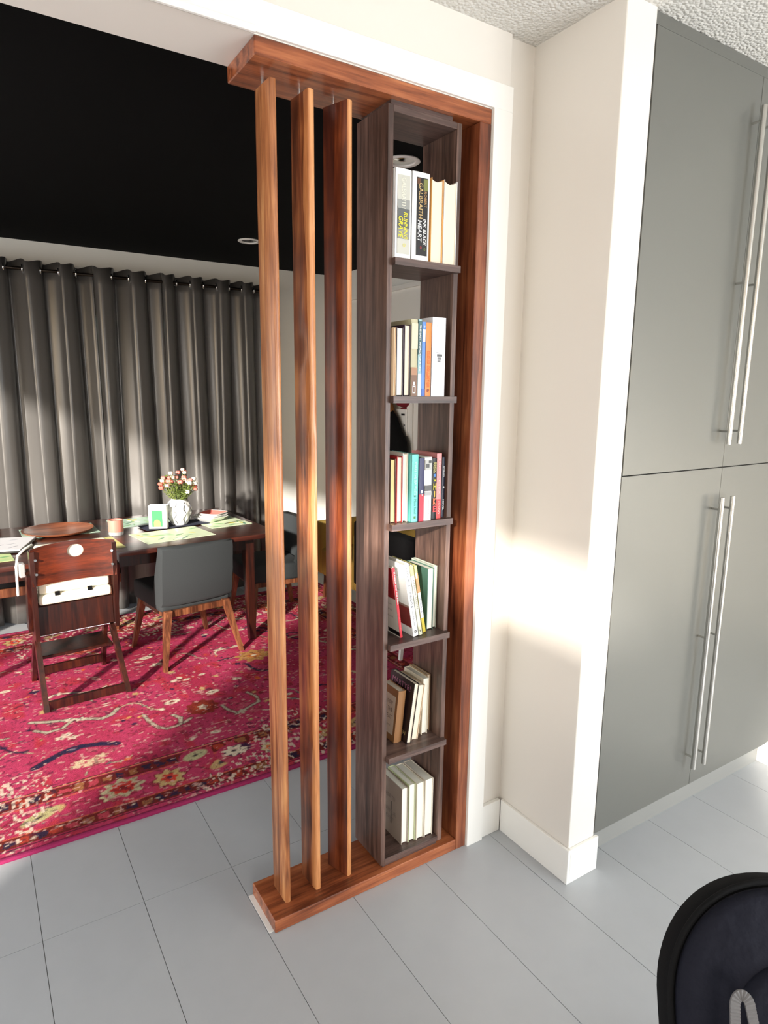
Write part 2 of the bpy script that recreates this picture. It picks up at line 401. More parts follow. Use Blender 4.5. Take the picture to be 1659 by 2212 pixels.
# faint sealant pad showing left of the plank foot
W2(bx(-FW - 0.016, -FW + 0.03, 0.012, D - 0.005, 0.0, 0.0022).done('sealant_pad', M['trim'], dv))
def slat(cx, cy, ang, mtl, edge, lab, rnd, wave=1.0):
    me = MB()
    w, h = 0.098, 0.0185
    z0, z1 = T + 0.001, 2.458
    # rounded plan outline: slightly pillowed front edge, wavy live edge on the second
    n = 26; rings = []
    for k in range(n + 1):
        z = z0 + (z1 - z0) * k / n
        wob = 0.0 if not rnd else 0.0022 * math.sin(k * 0.9) + 0.0014 * math.sin(k * 2.3)
        hx = h / 2; hy = w / 2
        r = 0.003
        P = [(-hx, -hy + r + wob), (-hx + r, -hy + wob * 0.4), (hx - r, -hy - wob * 0.3), (hx, -hy + r), (hx, hy - r), (hx - r, hy), (-hx + r, hy), (-hx, hy - r)]
        rings.append([(x, y, z) for x, y in P])
    me.loft(rings)
    s = me.done('slat', mtl, dv, smooth=50, label=lab)
    s.location = Vector((cx, cy, 0)) - dv.location; s.rotation_euler = (0, 0, ang)
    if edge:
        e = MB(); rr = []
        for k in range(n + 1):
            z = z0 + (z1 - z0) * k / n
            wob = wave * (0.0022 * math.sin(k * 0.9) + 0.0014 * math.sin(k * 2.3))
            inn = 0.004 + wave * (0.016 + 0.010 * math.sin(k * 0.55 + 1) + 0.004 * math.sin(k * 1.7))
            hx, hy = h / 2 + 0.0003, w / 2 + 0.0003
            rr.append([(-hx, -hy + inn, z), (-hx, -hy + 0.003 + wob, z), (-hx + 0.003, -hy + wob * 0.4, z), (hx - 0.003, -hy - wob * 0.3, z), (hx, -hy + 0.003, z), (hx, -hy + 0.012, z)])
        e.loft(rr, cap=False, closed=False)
        e.done('sapwood_and_lit_edge', M['edge2'], s, smooth=50, label='pale edge: sapwood, and painted window light on the red brown slat')
    p = MB().tube([(0, 0.016, z1 - 0.002), (0, 0.016, HF - T + 0.001)], 0.0042, n=10)
    p.done('pivot_pin', M['steel'], s, smooth=40)
    return s
slat(-0.6965, 0.0985, R2(1.0), M['slat1'], False, 'leftmost slat, smooth amber brown', False)
slat(-0.5905, 0.0985, R2(4.0), M['slat2'], True, 'middle slat, dark figure with pale wavy edge', True)
slat(-0.483, 0.0965, R2(18), M['slat3'], True, 'deep red brown slat nearest the bookcase', False, 0.0)  # pale front strip here is window light painted onto the edge, not sapwood

# ------------------------------------------------------------------ bookcase
bc = thing('bookcase', 'tall narrow dark walnut bookcase with open back inside the divider', 'bookcase', (-0.23, 0.11, T))
BX0, BX1, BY0, BY1, BZ0, BZ1, BT = -0.362, -0.098, 0.020, 0.196, 0.0525, 2.465, 0.018
W2(bx(BX0, BX0 + BT, BY0, BY1, BZ0, BZ1, bev=0.001).done('side_panel', M['wal_case_z'], bc))
W2(bx(BX1 - BT, BX1, BY0, BY1, BZ0, BZ1, bev=0.001).done('side_panel', M['wal_case_z'], bc))
W2(bx(BX0 + BT, BX1 - BT, BY0 + 0.0005, BY1, BZ1 - BT, BZ1, bev=0.001).done('top_panel', M['wal_case_x'], bc))
W2(bx(BX0 + BT, BX1 - BT, BY0 + 0.0005, BY1, BZ0, BZ0 + BT + 0.002, bev=0.001).done('bottom_panel', M['wal_case_x'], bc))
W2(bx(-0.352, -0.133, BY0 + 0.002, BY1 - 0.01, BZ1, HF - T, bev=0.0005).done('spacer', M['wal_case_x'], bc))
W2(bx(-0.352, -0.120, BY0 + 0.004, BY1 - 0.01, T, BZ0, bev=0.0005).done('spacer', M['wal_case_x'], bc))
SH = [2.056, 1.659, 1.263, 0.865, 0.465]
for z in SH:
    b = MB().prism([(-0.346, 0.0), (-0.104, 0.0), (-0.104, 0.0195), (-0.1162, 0.0195), (-0.1162, BY1), (-0.3438, BY1), (-0.3438, 0.0195), (-0.346, 0.0195)], z - 0.0205, z)
    W2(b.done('shelf', M['wal_case_x'], bc))
for o in list(bc.children):
    o.data.transform(Matrix.Identity(4))

# ------------------------------------------------------------------ books
def book(label, x0, x1, y, z, h, dep, face, cover, page='page', spine=None, lean=0.0, group=None, blocks=(), titles=(), curve=0.0, side=()):
    """origin at the front lower left corner; face 'spine' shows the spine, 'pages' the fore edge.
    blocks: (z0,z1,color[,x0,x1]) flat prints on the spine; titles: (text,z_top,z_len,x_c,height,color,bold,shear);
    side: prints on the left board (y0,y1,z0,z1,color)"""
    w = x1 - x0 - 0.0012; t = 0.0022 if w > 0.012 else 0.0013
    o = thing('book', label, 'book', (x0 + 0.0006, y, z + 0.0004), (0, lean, 0), group)
    c = MB()
    c.box(0, t, 0, dep, 0, h); c.box(w - t, w, 0, dep, 0, h)
    sp = spine or cover
    if face == 'spine':
        n = 7; rings = []
        for k in range(n):
            u = k / (n - 1); xx = w * u; bul = -0.0022 * math.sin(PI * u) if w > 0.02 else -0.0008 * math.sin(PI * u)
            rings.append([(xx, bul, 0), (xx, bul, h), (xx, bul + 0.0018, h), (xx, bul + 0.0018, 0)])
        s_ = MB().loft(rings); s_.done('spine', sp, o, smooth=60)
        py0, py1 = 0.004, dep - 0.004
    else:
        c.box(t, w - t, dep - 0.002, dep, 0, h)
        py0, py1 = 0.0035, dep - 0.003
    c.done('cover', cover, o)
    n = 5; rings = []
    for k in range(n):
        u = k / (n - 1); xx = t + (w - 2 * t) * u; cc = curve * math.sin(PI * u)
        a = py0 + (0.0015 * math.sin(PI * u) if face == 'pages' and w > 0.02 else 0)
        rings.append([(xx, a, 0.003), (xx, a, h - 0.003 - cc), (xx, py1, h - 0.003 - cc), (xx, py1, 0.003)])
    MB().loft(rings).done('page_block', M[page], o, smooth=60)
    fb = -0.0026 if w > 0.02 else -0.0012
    for bi, q in enumerate(blocks):
        z0, z1, col = q[:3]; a, b_ = (q[3], q[4]) if len(q) > 3 else (0.02, 0.98)
        MB().box(w * a, w * b_, fb - 0.0002 - 0.00012 * bi, fb + 0.0012, z0 * h, z1 * h).done('printed_panel', col, o)
    for q in titles:
        body, zt, zl, xc, hh, col = q[:6]; bd = q[6] if len(q) > 6 else 0.0; sh_ = q[7] if len(q) > 7 else 0.0
        text(body, o, (w * xc - hh / 2, fb - 0.0008, zt * h), (0, 0, -1), (1, 0, 0), zl * h, hh, col, bold=bd, shear=sh_)
    for q in side:
        if len(q) == 5:
            ya, yb, za, zb, col = q
            MB().box(-0.0003, 0.0002, ya * dep, yb * dep, za * h, zb * h).done('printed_panel', col, o)
        else:
            body, ya, za, ln, hh, col = q
            text(body, o, (-0.0004, (ya + ln) * dep, za * h), (0, -1, 0), (0, 0, 1), ln * dep, hh * h, col)
    return o
white, black = C_(240, 240, 238), C_(22, 20, 22)
yellow, grey = C_(238, 226, 40), C_(150, 148, 140)
GA = 'books on the top shelf'; GB = 'books on the second shelf'; GC = 'books on the third shelf'
GD = 'books on the fourth shelf'; GE = 'books on the fifth shelf'; GF = 'books on the bottom shelf'
# shelf A
z = SH[0]
book('thick grey and white hardback with yellow title, leftmost on top shelf', -0.3425, -0.287, 0.010, z, 0.243, 0.158, 'spine', white, 'page_w', group=GA, curve=0.004,
     blocks=((0.05, 0.93, C_(196, 196, 186), 0.12, 0.90), (0.34, 0.56, C_(92, 96, 96), 0.12, 0.90), (0.56, 0.66, C_(150, 152, 148), 0.12, 0.90), (0.22, 0.34, C_(140, 142, 136), 0.12, 0.90)),
     titles=(('RUNNING', 0.52, 0.30, 0.62, 0.0135, yellow, 0.008, 0.15), ('GRAVE', 0.47, 0.24, 0.32, 0.0150, yellow, 0.008, 0.15), ('O', 0.17, 0.04, 0.55, 0.009, yellow), ('GALBRAITH', 0.90, 0.34, 0.5, 0.014, C_(232, 230, 214))))
book('thick white hardback with black spine panel reading Ink Black Heart', -0.284, -0.221, 0.010, z, 0.244, 0.155, 'spine', white, 'page_w', group=GA, curve=0.003,
     blocks=((0.06, 0.94, black, 0.24, 0.88), (0.80, 0.93, C_(120, 124, 66), 0.62, 0.86), (0.86, 0.93, C_(96, 60, 36), 0.26, 0.46)),
     titles=(('GALBRAITH', 0.88, 0.40, 0.46, 0.014, C_(206, 176, 120), 0.01), ('ROBERT', 0.79, 0.18, 0.73, 0.008, C_(190, 150, 96), 0.01),
             ('INK BLACK', 0.48, 0.30, 0.70, 0.011, white, 0.008, 0.15), ('HEART', 0.46, 0.25, 0.42, 0.014, white, 0.012, 0.15), ('o', 0.165, 0.03, 0.5, 0.007, C_(170, 40, 50)), ('o', 0.15, 0.03, 0.72, 0.006, C_(110, 130, 50))))
book('cream paged book with orange cover edge beside two white hardbacks', -0.215, -0.169, 0.010, z, 0.238, 0.15, 'pages', C_(226, 166, 92), 'page', group=GA, curve=0.006)
book('cream paged book with scalloped top, rightmost on top shelf', -0.1675, -0.1175, 0.010, z, 0.240, 0.152, 'pages', C_(238, 236, 230), 'page', group=GA, curve=0.008)
# shelf B
z = SH[1]
book('cream paged paperback, leftmost on second shelf from top', -0.3425, -0.334, 0.008, z, 0.201, 0.14, 'pages', C_(226, 196, 160), 'page', group=GB)
book('pale paged book with dark purple back cover on second shelf', -0.333, -0.307, 0.008, z, 0.202, 0.14, 'pages', C_(56, 40, 52), 'page_w', group=GB)
book('cream paged book between dark cover and photo spine, second shelf', -0.305, -0.282, 0.008, z, 0.211, 0.142, 'pages', C_(60, 40, 56), 'page', group=GB)
book('olive and brown photo spine book with small white emblem', -0.281, -0.256, 0.008, z, 0.228, 0.15, 'spine', C_(188, 182, 150), 'page', group=GB,
     blocks=((0.0, 0.28, C_(120, 88, 66)), (0.28, 0.38, C_(168, 124, 92)), (0.62, 0.95, C_(206, 202, 178)), (0.04, 0.14, white, 0.28, 0.72), (0.055, 0.125, C_(120, 88, 66), 0.38, 0.62), (0.15, 0.19, white, 0.4, 0.6)))
book('thin pale teal book with white lettering down the spine', -0.2545, -0.2405, 0.008, z, 0.229, 0.15, 'spine', C_(150, 186, 192), 'page_w', group=GB,
     blocks=((0.55, 0.98, C_(64, 104, 108)), (0.0, 0.3, C_(214, 232, 236))), titles=(('THE LAST WORDS OF A SEA', 0.93, 0.60, 0.5, 0.006, white, 0.02),))
book('slim blue book with white oval label near its top', -0.240, -0.2255, 0.008, z, 0.223, 0.148, 'spine', C_(96, 140, 208), 'page_w', group=GB,
     blocks=((0.74, 0.90, white, 0.12, 0.88), (0.0, 0.1, C_(70, 110, 190))), titles=(('a', 0.95, 0.03, 0.5, 0.005, white),))
book('orange spined paperback on second shelf', -0.225, -0.204, 0.008, z, 0.222, 0.148, 'spine', C_(238, 134, 62), 'page_w', group=GB,
     titles=(('CLOUD COLLECTOR', 0.62, 0.50, 0.5, 0.009, C_(214, 96, 34), 0.02), ('a', 0.10, 0.04, 0.5, 0.008, C_(120, 50, 20), 0.03)))
book('thick glossy white book with small grey emblem on its spine', -0.203, -0.1505, 0.006, z, 0.239, 0.155, 'spine', C_(244, 246, 250), 'page_w', group=GB,
     blocks=((0.47, 0.50, C_(120, 120, 122), 0.40, 0.66), (0.51, 0.54, C_(90, 90, 92), 0.36, 0.74), (0.44, 0.46, C_(120, 120, 122), 0.40, 0.62), (0.55, 0.56, C_(80, 80, 82), 0.30, 0.60)),
     titles=(('ana', 0.95, 0.03, 0.5, 0.018, C_(196, 200, 206)), ('anaso', 0.90, 0.03, 0.5, 0.026, C_(196, 200, 206)), ('et al', 0.82, 0.03, 0.5, 0.020, C_(200, 204, 210)), ('mi', 0.09, 0.04, 0.5, 0.018, C_(200, 206, 216))))
book('black paperback with white lettering, rightmost on second shelf', -0.149, -0.1365, 0.030, z, 0.221, 0.14, 'spine', C_(34, 34, 42), 'page', group=GB,
     blocks=((0.46, 0.53, C_(190, 60, 60)),), titles=(('Haruki Murakami', 0.96, 0.44, 0.5, 0.0095, white, 0.02), ('Norwegian Wood', 0.44, 0.34, 0.5, 0.006, C_(110, 112, 130))))
# shelf C
z = SH[2]
book('yellowed paged paperback, leftmost on third shelf', -0.3375, -0.3165, 0.027, z, 0.203, 0.135, 'pages', C_(90, 56, 36), 'page_o', group=GC)
book('cream paged book with red cover on third shelf', -0.315, -0.2925, 0.024, z, 0.210, 0.14, 'pages', C_(176, 44, 46), 'page', group=GC)
book('pale paged book with white cover left of the teal one', -0.291, -0.2705, 0.026, z, 0.219, 0.14, 'pages', C_(234, 232, 222), 'page', group=GC)
book('turquoise hardback with white lettering on the third shelf', -0.2665, -0.2405, 0.012, z, 0.216, 0.15, 'spine', C_(112, 204, 196), 'page_w', group=GC,
     titles=(('WHERE THE SEA WAITS', 0.90, 0.50, 0.5, 0.010, C_(190, 240, 234), 0.01), ('Mona Awad', 0.34, 0.22, 0.5, 0.008, C_(40, 100, 100)), ('o', 0.40, 0.03, 0.45, 0.006, C_(40, 80, 90), 0.04)),
     blocks=((0.05, 0.085, C_(70, 110, 60), 0.35, 0.65),))
book('navy over red spined paperback on the third shelf', -0.2395, -0.2195, 0.009, z, 0.203, 0.14, 'spine', C_(50, 52, 92), 'page', group=GC,
     blocks=((0.0, 0.43, C_(206, 46, 66)), (0.45, 0.50, white, 0.4, 0.7)), titles=(('g', 0.44, 0.03, 0.5, 0.005, white, 0.03),))
book('white paperback with black and white photo at the spine top', -0.2185, -0.189, 0.010, z, 0.205, 0.14, 'spine', C_(242, 238, 236), 'page_w', group=GC,
     blocks=((0.80, 0.96, C_(180, 180, 176)), (0.84, 0.90, C_(80, 80, 80), 0.1, 0.6), (0.91, 0.95, C_(60, 60, 60), 0.5, 0.9), (0.47, 0.56, C_(90, 90, 90)), (0.40, 0.46, C_(170, 170, 170))),
     titles=(('George Eliot', 0.34, 0.24, 0.55, 0.006, C_(190, 60, 90)), ('o', 0.06, 0.03, 0.5, 0.006, C_(120, 120, 120))))
book('black spined book reading HIKE in yellow to red letters', -0.1855, -0.1635, 0.016, z, 0.200, 0.14, 'spine', black, 'page', group=GC,
     blocks=((0.70, 0.745, C_(60, 120, 190), 0.34, 0.7),),
     titles=(('DREW', 0.93, 0.16, 0.62, 0.006, C_(200, 190, 110), 0.02), ('MAGARY', 0.93, 0.17, 0.32, 0.006, C_(200, 190, 110), 0.02)))
hk = [o for o in COL.objects if o.name.startswith('book') and o.get('label', '').startswith('black spined book reading')][0]
text('THE', hk, (0.006, -0.0029, 0.125), (1, 0, 0), (0, 0, 1), 0.009, 0.006, yellow, bold=0.03)
for k, (ch, col) in enumerate((('H', (240, 214, 50)), ('I', (240, 170, 40)), ('K', (238, 120, 70)), ('E', (226, 60, 60)))):
    text(ch, hk, (0.0055 if ch != 'I' else 0.009, -0.0029, 0.098 - k * 0.0245), (1, 0, 0), (0, 0, 1), 0.0115 if ch != 'I' else 0.004, 0.020, C_(*col), bold=0.04)
book('salmon pink paperback with red foot beside the black one', -0.1625, -0.142, 0.020, z, 0.214, 0.142, 'spine', C_(226, 146, 146), 'page', group=GC,
     blocks=((0.0, 0.30, C_(200, 70, 70)),), titles=(('MIDDLESEX', 0.92, 0.55, 0.5, 0.006, C_(246, 200, 190)), ('oooo', 0.27, 0.2, 0.5, 0.008, C_(240, 180, 170))))
book('narrow dark navy paperback, rightmost on third shelf', -0.130, -0.1175, 0.033, z, 0.199, 0.14, 'spine', C_(30, 30, 48), 'page', group=GC,
     titles=(('AFTERLIVES', 0.86, 0.18, 0.5, 0.0045, white), ('NOVEL', 0.30, 0.18, 0.5, 0.0055, white, 0.02), ('o', 0.52, 0.035, 0.5, 0.006, white, 0.04)))
# shelf D (leaning)
z = SH[3]
book('thin red spined book leaning left at the fourth shelf end', -0.2810, -0.2700, 0.041, z, 0.249, 0.14, 'spine', C_(232, 228, 218), 'page_w', spine=C_(200, 44, 58), group=GD, lean=R2(-8.5),
     titles=(('ELEANOR AND THE PARK', 0.94, 0.46, 0.5, 0.0045, white, 0.02), ('A NOVEL', 0.30, 0.2, 0.5, 0.003, C_(230, 150, 150))),
     side=((0.02, 0.99, 0.55, 0.99, C_(150, 20, 26)), (0.0, 0.5, 0.02, 0.08, black), ('some lines of fine print', 0.2, 0.44, 0.6, 0.03, grey), ('that run across the back', 0.2, 0.36, 0.6, 0.03, grey), ('cover of the thin book', 0.2, 0.26, 0.55, 0.03, grey)))
book('white spined book leaning left reading Eleanore & Copyright', -0.2370, -0.2160, 0.027, z, 0.259, 0.15, 'spine', C_(238, 238, 236), 'page_w', group=GD, lean=R2(-10.2),
     titles=(('ELEANORE', 0.95, 0.20, 0.5, 0.009, C_(70, 80, 96), 0.0), ('& COPYRIGHT &', 0.72, 0.32, 0.5, 0.009, C_(90, 100, 116)), ('MELISSA & CLARK', 0.36, 0.22, 0.5, 0.005, C_(120, 126, 140)), ('G', 0.085, 0.035, 0.5, 0.009, C_(60, 60, 70), 0.05)),
     side=((0.02, 0.55, 0.12, 0.40, C_(120, 26, 22)), (0.02, 0.98, 0.40, 0.43, C_(150, 120, 110)), ('lyrics and notes', 0.3, 0.88, 0.5, 0.03, grey), ('of the long novel', 0.3, 0.80, 0.45, 0.03, grey), ('copyright pages', 0.3, 0.60, 0.5, 0.03, grey)))
book('slim white and pale olive book leaning on the cookery one', -0.2125, -0.1985, 0.029, z, 0.250, 0.148, 'spine', C_(222, 222, 206), 'page_w', group=GD, lean=R2(-10.2),
     blocks=((0.0, 0.12, C_(206, 206, 180)), (0.86, 1.0, C_(196, 196, 130))), titles=(('ELEANORE COUTTS', 0.80, 0.42, 0.5, 0.006, C_(80, 80, 100)), ('o', 0.08, 0.03, 0.5, 0.006, C_(60, 60, 60), 0.03)))
book('slim olive white and orange photo spine leaning left', -0.1865, -0.1735, 0.044, z, 0.243, 0.145, 'spine', C_(206, 198, 130), 'page_w', group=GD, lean=R2(-10.2),
     blocks=((0.10, 0.60, white), (0.60, 0.88, C_(200, 140, 96)), (0.82, 0.90, C_(240, 230, 210), 0.1, 0.6), (0.0, 0.22, C_(206, 186, 60))), titles=(('ANDREA', 0.52, 0.22, 0.5, 0.006, C_(110, 110, 150)),))
book('dark green covered upright book with cream fore edge', -0.1645, -0.1370, 0.053, z, 0.219, 0.128, 'pages', C_(70, 106, 94), 'page_w', group=GD)
book('grey green covered upright book at the right of fourth shelf', -0.1355, -0.1180, 0.060, z, 0.223, 0.130, 'pages', C_(168, 178, 164), 'page_w', group=GD)
# shelf E (leaning right)
z = SH[4]
book('tan brown hardback with cream label leaning on the fifth shelf', -0.2790, -0.2470, 0.075, z, 0.190, 0.105, 'spine', C_(150, 106, 66), 'page', group=GE, lean=R2(5.5),
     side=((0.12, 0.9, 0.12, 0.86, C_(206, 190, 170)), ('THE STORY', 0.25, 0.68, 0.55, 0.07, C_(110, 96, 84)), ('OF THE', 0.25, 0.54, 0.5, 0.08, C_(100, 88, 78)), ('GREAT', 0.25, 0.40, 0.5, 0.08, C_(100, 88, 78)), ('a novel', 0.3, 0.26, 0.4, 0.05, C_(130, 116, 104))))
book('black covered book with pink title leaning right, fifth shelf', -0.2450, -0.2230, 0.046, z, 0.219, 0.145, 'pages', C_(34, 20, 24), 'page', group=GE, lean=R2(8.0),
     side=(('MARTYR!', 0.12, 0.84, 0.78, 0.09, C_(176, 110, 140)), ('KAVEH', 0.1, 0.12, 0.5, 0.06, C_(200, 180, 120))))
book('tan paged paperback leaning against the black covered book', -0.2185, -0.1900, 0.055, z, 0.205, 0.135, 'pages', C_(214, 190, 160), 'page', group=GE, lean=R2(8.0))
book('white paged book with cream cover, nearly upright, fifth shelf', -0.1640, -0.1380, 0.070, z, 0.213, 0.120, 'pages', C_(232, 222, 200), 'page_w', group=GE, lean=R2(1.3))
book('sandy brown covered book, rightmost on fifth shelf', -0.1345, -0.1190, 0.082, z, 0.217, 0.110, 'pages', C_(176, 146, 110), 'page', group=GE)
# shelf F
z = BZ0 + BT + 0.002
book('taupe covered book with grey drawing facing left, bottom shelf', -0.2575, -0.2290, 0.050, z, 0.220, 0.140, 'pages', C_(172, 158, 144), 'page_w', group=GF,
     side=(('HOW TO', 0.3, 0.66, 0.45, 0.08, C_(130, 120, 110)), ('AVENUE', 0.25, 0.40, 0.6, 0.07, C_(140, 130, 120)), ('LOST', 0.35, 0.28, 0.45, 0.06, C_(140, 130, 120)), (0.46, 0.50, 0.22, 0.62, C_(90, 84, 78))))
book('green edged book second from the left on bottom shelf', -0.2275, -0.1985, 0.048, z, 0.226, 0.140, 'pages', C_(196, 204, 160), 'page_w', group=GF)
book('pale cream book third from the left on bottom shelf', -0.1970, -0.1640, 0.042, z, 0.225, 0.142, 'pages', C_(236, 226, 206), 'page_w', group=GF)
book('white paged book with pale cover, rightmost on bottom shelf', -0.1620, -0.1255, 0.040, z, 0.228, 0.142, 'pages', C_(226, 216, 200), 'page_w', group=GF)

# ------------------------------------------------------------------ pantry cabinet
pc = thing('pantry_cabinet', 'tall steel grey pantry cabinet with four flat doors and long bar handles', 'cabinet', (0.90, -0.15, 0))
PX0, PX1, PF = 0.316, 1.520, -0.325
W2(bx(PX0 + 0.002, PX1, PF + 0.023, 0.012, 0.125, HC - 0.002).done('body', M['kick'], pc))
W2(bx(PX0 + 0.002, PX1 - 0.001, PF + 0.055, -0.05, 0.0, 0.125).done('toe_kick', M['kick'], pc))
W2(bx(PX0, PX1, PF + 0.004, PF + 0.022, 2.708, HC - 0.002).done('filler_strip', M['steel_door'], pc))
XM, ZM = 0.887, 1.411
for (x0, x1, z0, z1, hx) in ((PX0 + 0.006, XM - 0.0012, ZM + 0.003, 2.705, 0.846), (XM + 0.0012, 1.466, ZM + 0.003, 2.705, 0.914),
                             (PX0 + 0.003, XM - 0.0012, 0.130, ZM, 0.843), (XM + 0.0012, 1.466, 0.130, ZM, 0.912)):
    d = W2(bx(x0, x1, PF, PF + 0.020, z0, z1, bev=0.0008).done('door', M['steel_door'], pc))
    za, zb = (1.50, 2.60) if z0 > 1 else (0.232, 1.308)
    h = MB(); h.tube([(hx, PF - 0.036, za), (hx, PF - 0.036, zb)], 0.0088, n=14)
    for zz in (za + 0.045, (za + zb) / 2, zb - 0.045):
        h.tube([(hx, PF - 0.036, zz), (hx, PF + 0.001, zz)], 0.0042, n=8)
    o = h.done('handle', M['steel'], d, smooth=40)
    o.data.transform(Matrix.Translation(-pc.location))
W2(bx(1.469, PX1, PF + 0.004, PF + 0.022, 0.13, HC - 0.05).done('filler_strip', M['steel_door'], pc))

# ------------------------------------------------------------------ rug (woven pattern in vertex colour)
RX0, RX1, RY0, RY1, RH = -2.45, 1.05, 0.792, 3.292, 0.012
st = 0.006
nx = int((RX1 - RX0) / st) + 1; ny = int((RY1 - RY0) / st) + 1
gx = np.linspace(RX0, RX1, nx); gy = np.linspace(RY0, RY1, ny)
GX, GY = np.meshgrid(gx, gy)
rng = np.random.default_rng(7)
def vnoise(fx, fy, seed):
    r = np.random.default_rng(seed); g = r.random((int(4 * fy) + 8, int(4 * fx) + 8))
    u = (GX - RX0) * fx; v = (GY - RY0) * fy
    u = np.mod(u, g.shape[1] - 2); v = np.mod(v, g.shape[0] - 2)
    i = u.astype(int); j = v.astype(int); a = u - i; b = v - j
    a = a * a * (3 - 2 * a); b = b * b * (3 - 2 * b)
    return g[j, i] * (1 - a) * (1 - b) + g[j, i + 1] * a * (1 - b) + g[j + 1, i] * (1 - a) * b + g[j + 1, i + 1] * a * b
def lin(c): return np.array(srgb(*c)[:3])
colr = np.zeros((ny, nx, 3)); colr[:] = lin((176, 56, 90))
def mixin(mask, c, a=1.0):
    k = np.clip(mask * a, 0, 1)[..., None]; colr[:] = colr * (1 - k) + lin(c) * k
n1 = vnoise(5, 5, 1); n2 = vnoise(18, 14, 2); n3 = vnoise(60, 45, 3)
mixin(np.clip((n1 - 0.5) * 3, 0, 1), (150, 34, 60), 0.7)
mixin(np.clip((n2 - 0.62) * 4, 0, 1), (178, 50, 50), 0.6)
de = np.minimum(np.minimum(GX - RX0, RX1 - GX), np.minimum(GY - RY0, RY1 - GY))
# border bands
def band(a, b, c, k=1.0): mixin(((de >= a) & (de < b)).astype(float), c, k)
hor = np.minimum(GY - RY0, RY1 - GY) <= np.minimum(GX - RX0, RX1 - GX)
along = np.where(hor, GX, GY)
for (a, b, base_c) in ((0.055, 0.115, (104, 34, 30)), (0.305, 0.375, (104, 34, 30))):
    band(a, b, base_c)
    ph = np.floor((along + 10) / 0.055); cell = np.mod(along + 10, 0.055) / 0.055 - 0.5; cd = (de - (a + b) / 2) / ((b - a) * 0.5)
    blob = (np.abs(cell) * 2.0 + 0.8 * (n3 - 0.5) < 0.72) & (np.abs(cd + 0.5 * (n3 - 0.5)) < 0.60 + 0.3 * (n2 - 0.5))
    sel = np.mod(np.floor(ph * 2.7), 5)
    for k, c in enumerate(((36, 32, 56), (168, 60, 44), (150, 96, 60), (40, 34, 58), (176, 62, 76))):
        mixin((blob & (de >= a) & (de < b) & (sel == k)).astype(float), c, 0.9)
for (a, b, c) in ((0.118, 0.125, (190, 90, 64)), (0.292, 0.299, (190, 90, 64)), (0.128, 0.132, (70, 26, 34)), (0.284, 0.288, (70, 26, 34)), (0.046, 0.052, (70, 30, 40)), (0.380, 0.386, (196, 120, 84)), (0.390, 0.394, (60, 26, 36))):
    band(a, b, c)
def ell(cx, cy, rx, ry, c, a=1.0, rot=0.0, petals=0, amp=0.0):
    i0, i1 = np.searchsorted(gx, [cx - 1.6 * max(rx, ry), cx + 1.6 * max(rx, ry)]); j0, j1 = np.searchsorted(gy, [cy - 1.6 * max(rx, ry), cy + 1.6 * max(rx, ry)])
    if i1 <= i0 or j1 <= j0: return
    X = GX[j0:j1, i0:i1] - cx; Y = GY[j0:j1, i0:i1] - cy
    co, si = math.cos(rot), math.sin(rot); U = (X * co + Y * si) / rx; V = (-X * si + Y * co) / ry
    r = np.hypot(U, V)
    lim = 1 + (amp * np.cos(petals * np.arctan2(V, U)) if petals else 0)
    k = (np.clip((lim - r) * min(rx, ry) / st, 0, 1) * a)[..., None]
    sub = colr[j0:j1, i0:i1]; sub[:] = sub * (1 - k) + lin(c) * k
def stroke(pts, w, c, a=1.0):
    for (x0, y0), (x1, y1) in zip(pts[:-1], pts[1:]):
        L = math.hypot(x1 - x0, y1 - y0)
        i0, i1 = np.searchsorted(gx, [min(x0, x1) - w, max(x0, x1) + w]); j0, j1 = np.searchsorted(gy, [min(y0, y1) - w, max(y0, y1) + w])
        if i1 <= i0 or j1 <= j0: continue
        X = GX[j0:j1, i0:i1] - x0; Y = GY[j0:j1, i0:i1] - y0
        tt = np.clip((X * (x1 - x0) + Y * (y1 - y0)) / (L * L + 1e-9), 0, 1)
        d = np.hypot(X - tt * (x1 - x0), Y - tt * (y1 - y0))
        k = (np.clip((w - d) / st, 0, 1) * a)[..., None]
        sub = colr[j0:j1, i0:i1]; sub[:] = sub * (1 - k) + lin(c) * k
CR, TAN, NAVY, OR, BR = (216, 200, 176), (188, 158, 106), (38, 34, 62), (206, 96, 48), (110, 34, 40)
def flower(x, y, r, a=TAN, b=(196, 50, 40), c=NAVY):
    ell(x, y, r * 1.12, r * 1.12, BR, 0.9, petals=8, amp=0.14); ell(x, y, r, r, a, 0.95, petals=8, amp=0.16)
    ell(x, y, r * 0.58, r * 0.58, b, 0.95, petals=6, amp=0.15); ell(x, y, r * 0.25, r * 0.25, c, 0.9)
def frond(x, y, rot, s, c):
    p = []
    for k in range(12):
        u = k / 11; px = (u - 0.5) * 2 * s; py = s * 0.45 * math.sin(u * PI * 1.6 + 0.3)
        p.append((x + px * math.cos(rot) - py * math.sin(rot), y + px * math.sin(rot) + py * math.cos(rot)))
    stroke(p, s * 0.085, BR, 0.8); stroke(p, s * 0.06, c, 0.95)
    for q in p[2:-1:2]:
        ell(q[0], q[1], s * 0.16, s * 0.08, c, 0.95, rot + rng.uniform(-1, 1))
    ell(p[6][0], p[6][1], s * 0.2, s * 0.13, NAVY, 0.7, rot)
def cleft(x, y, s, rot=0.0):
    ell(x, y, s, s * 0.55, CR, 1, rot); ell(x, y, s * 0.45, s * 0.2, (120, 96, 84), 1, rot)
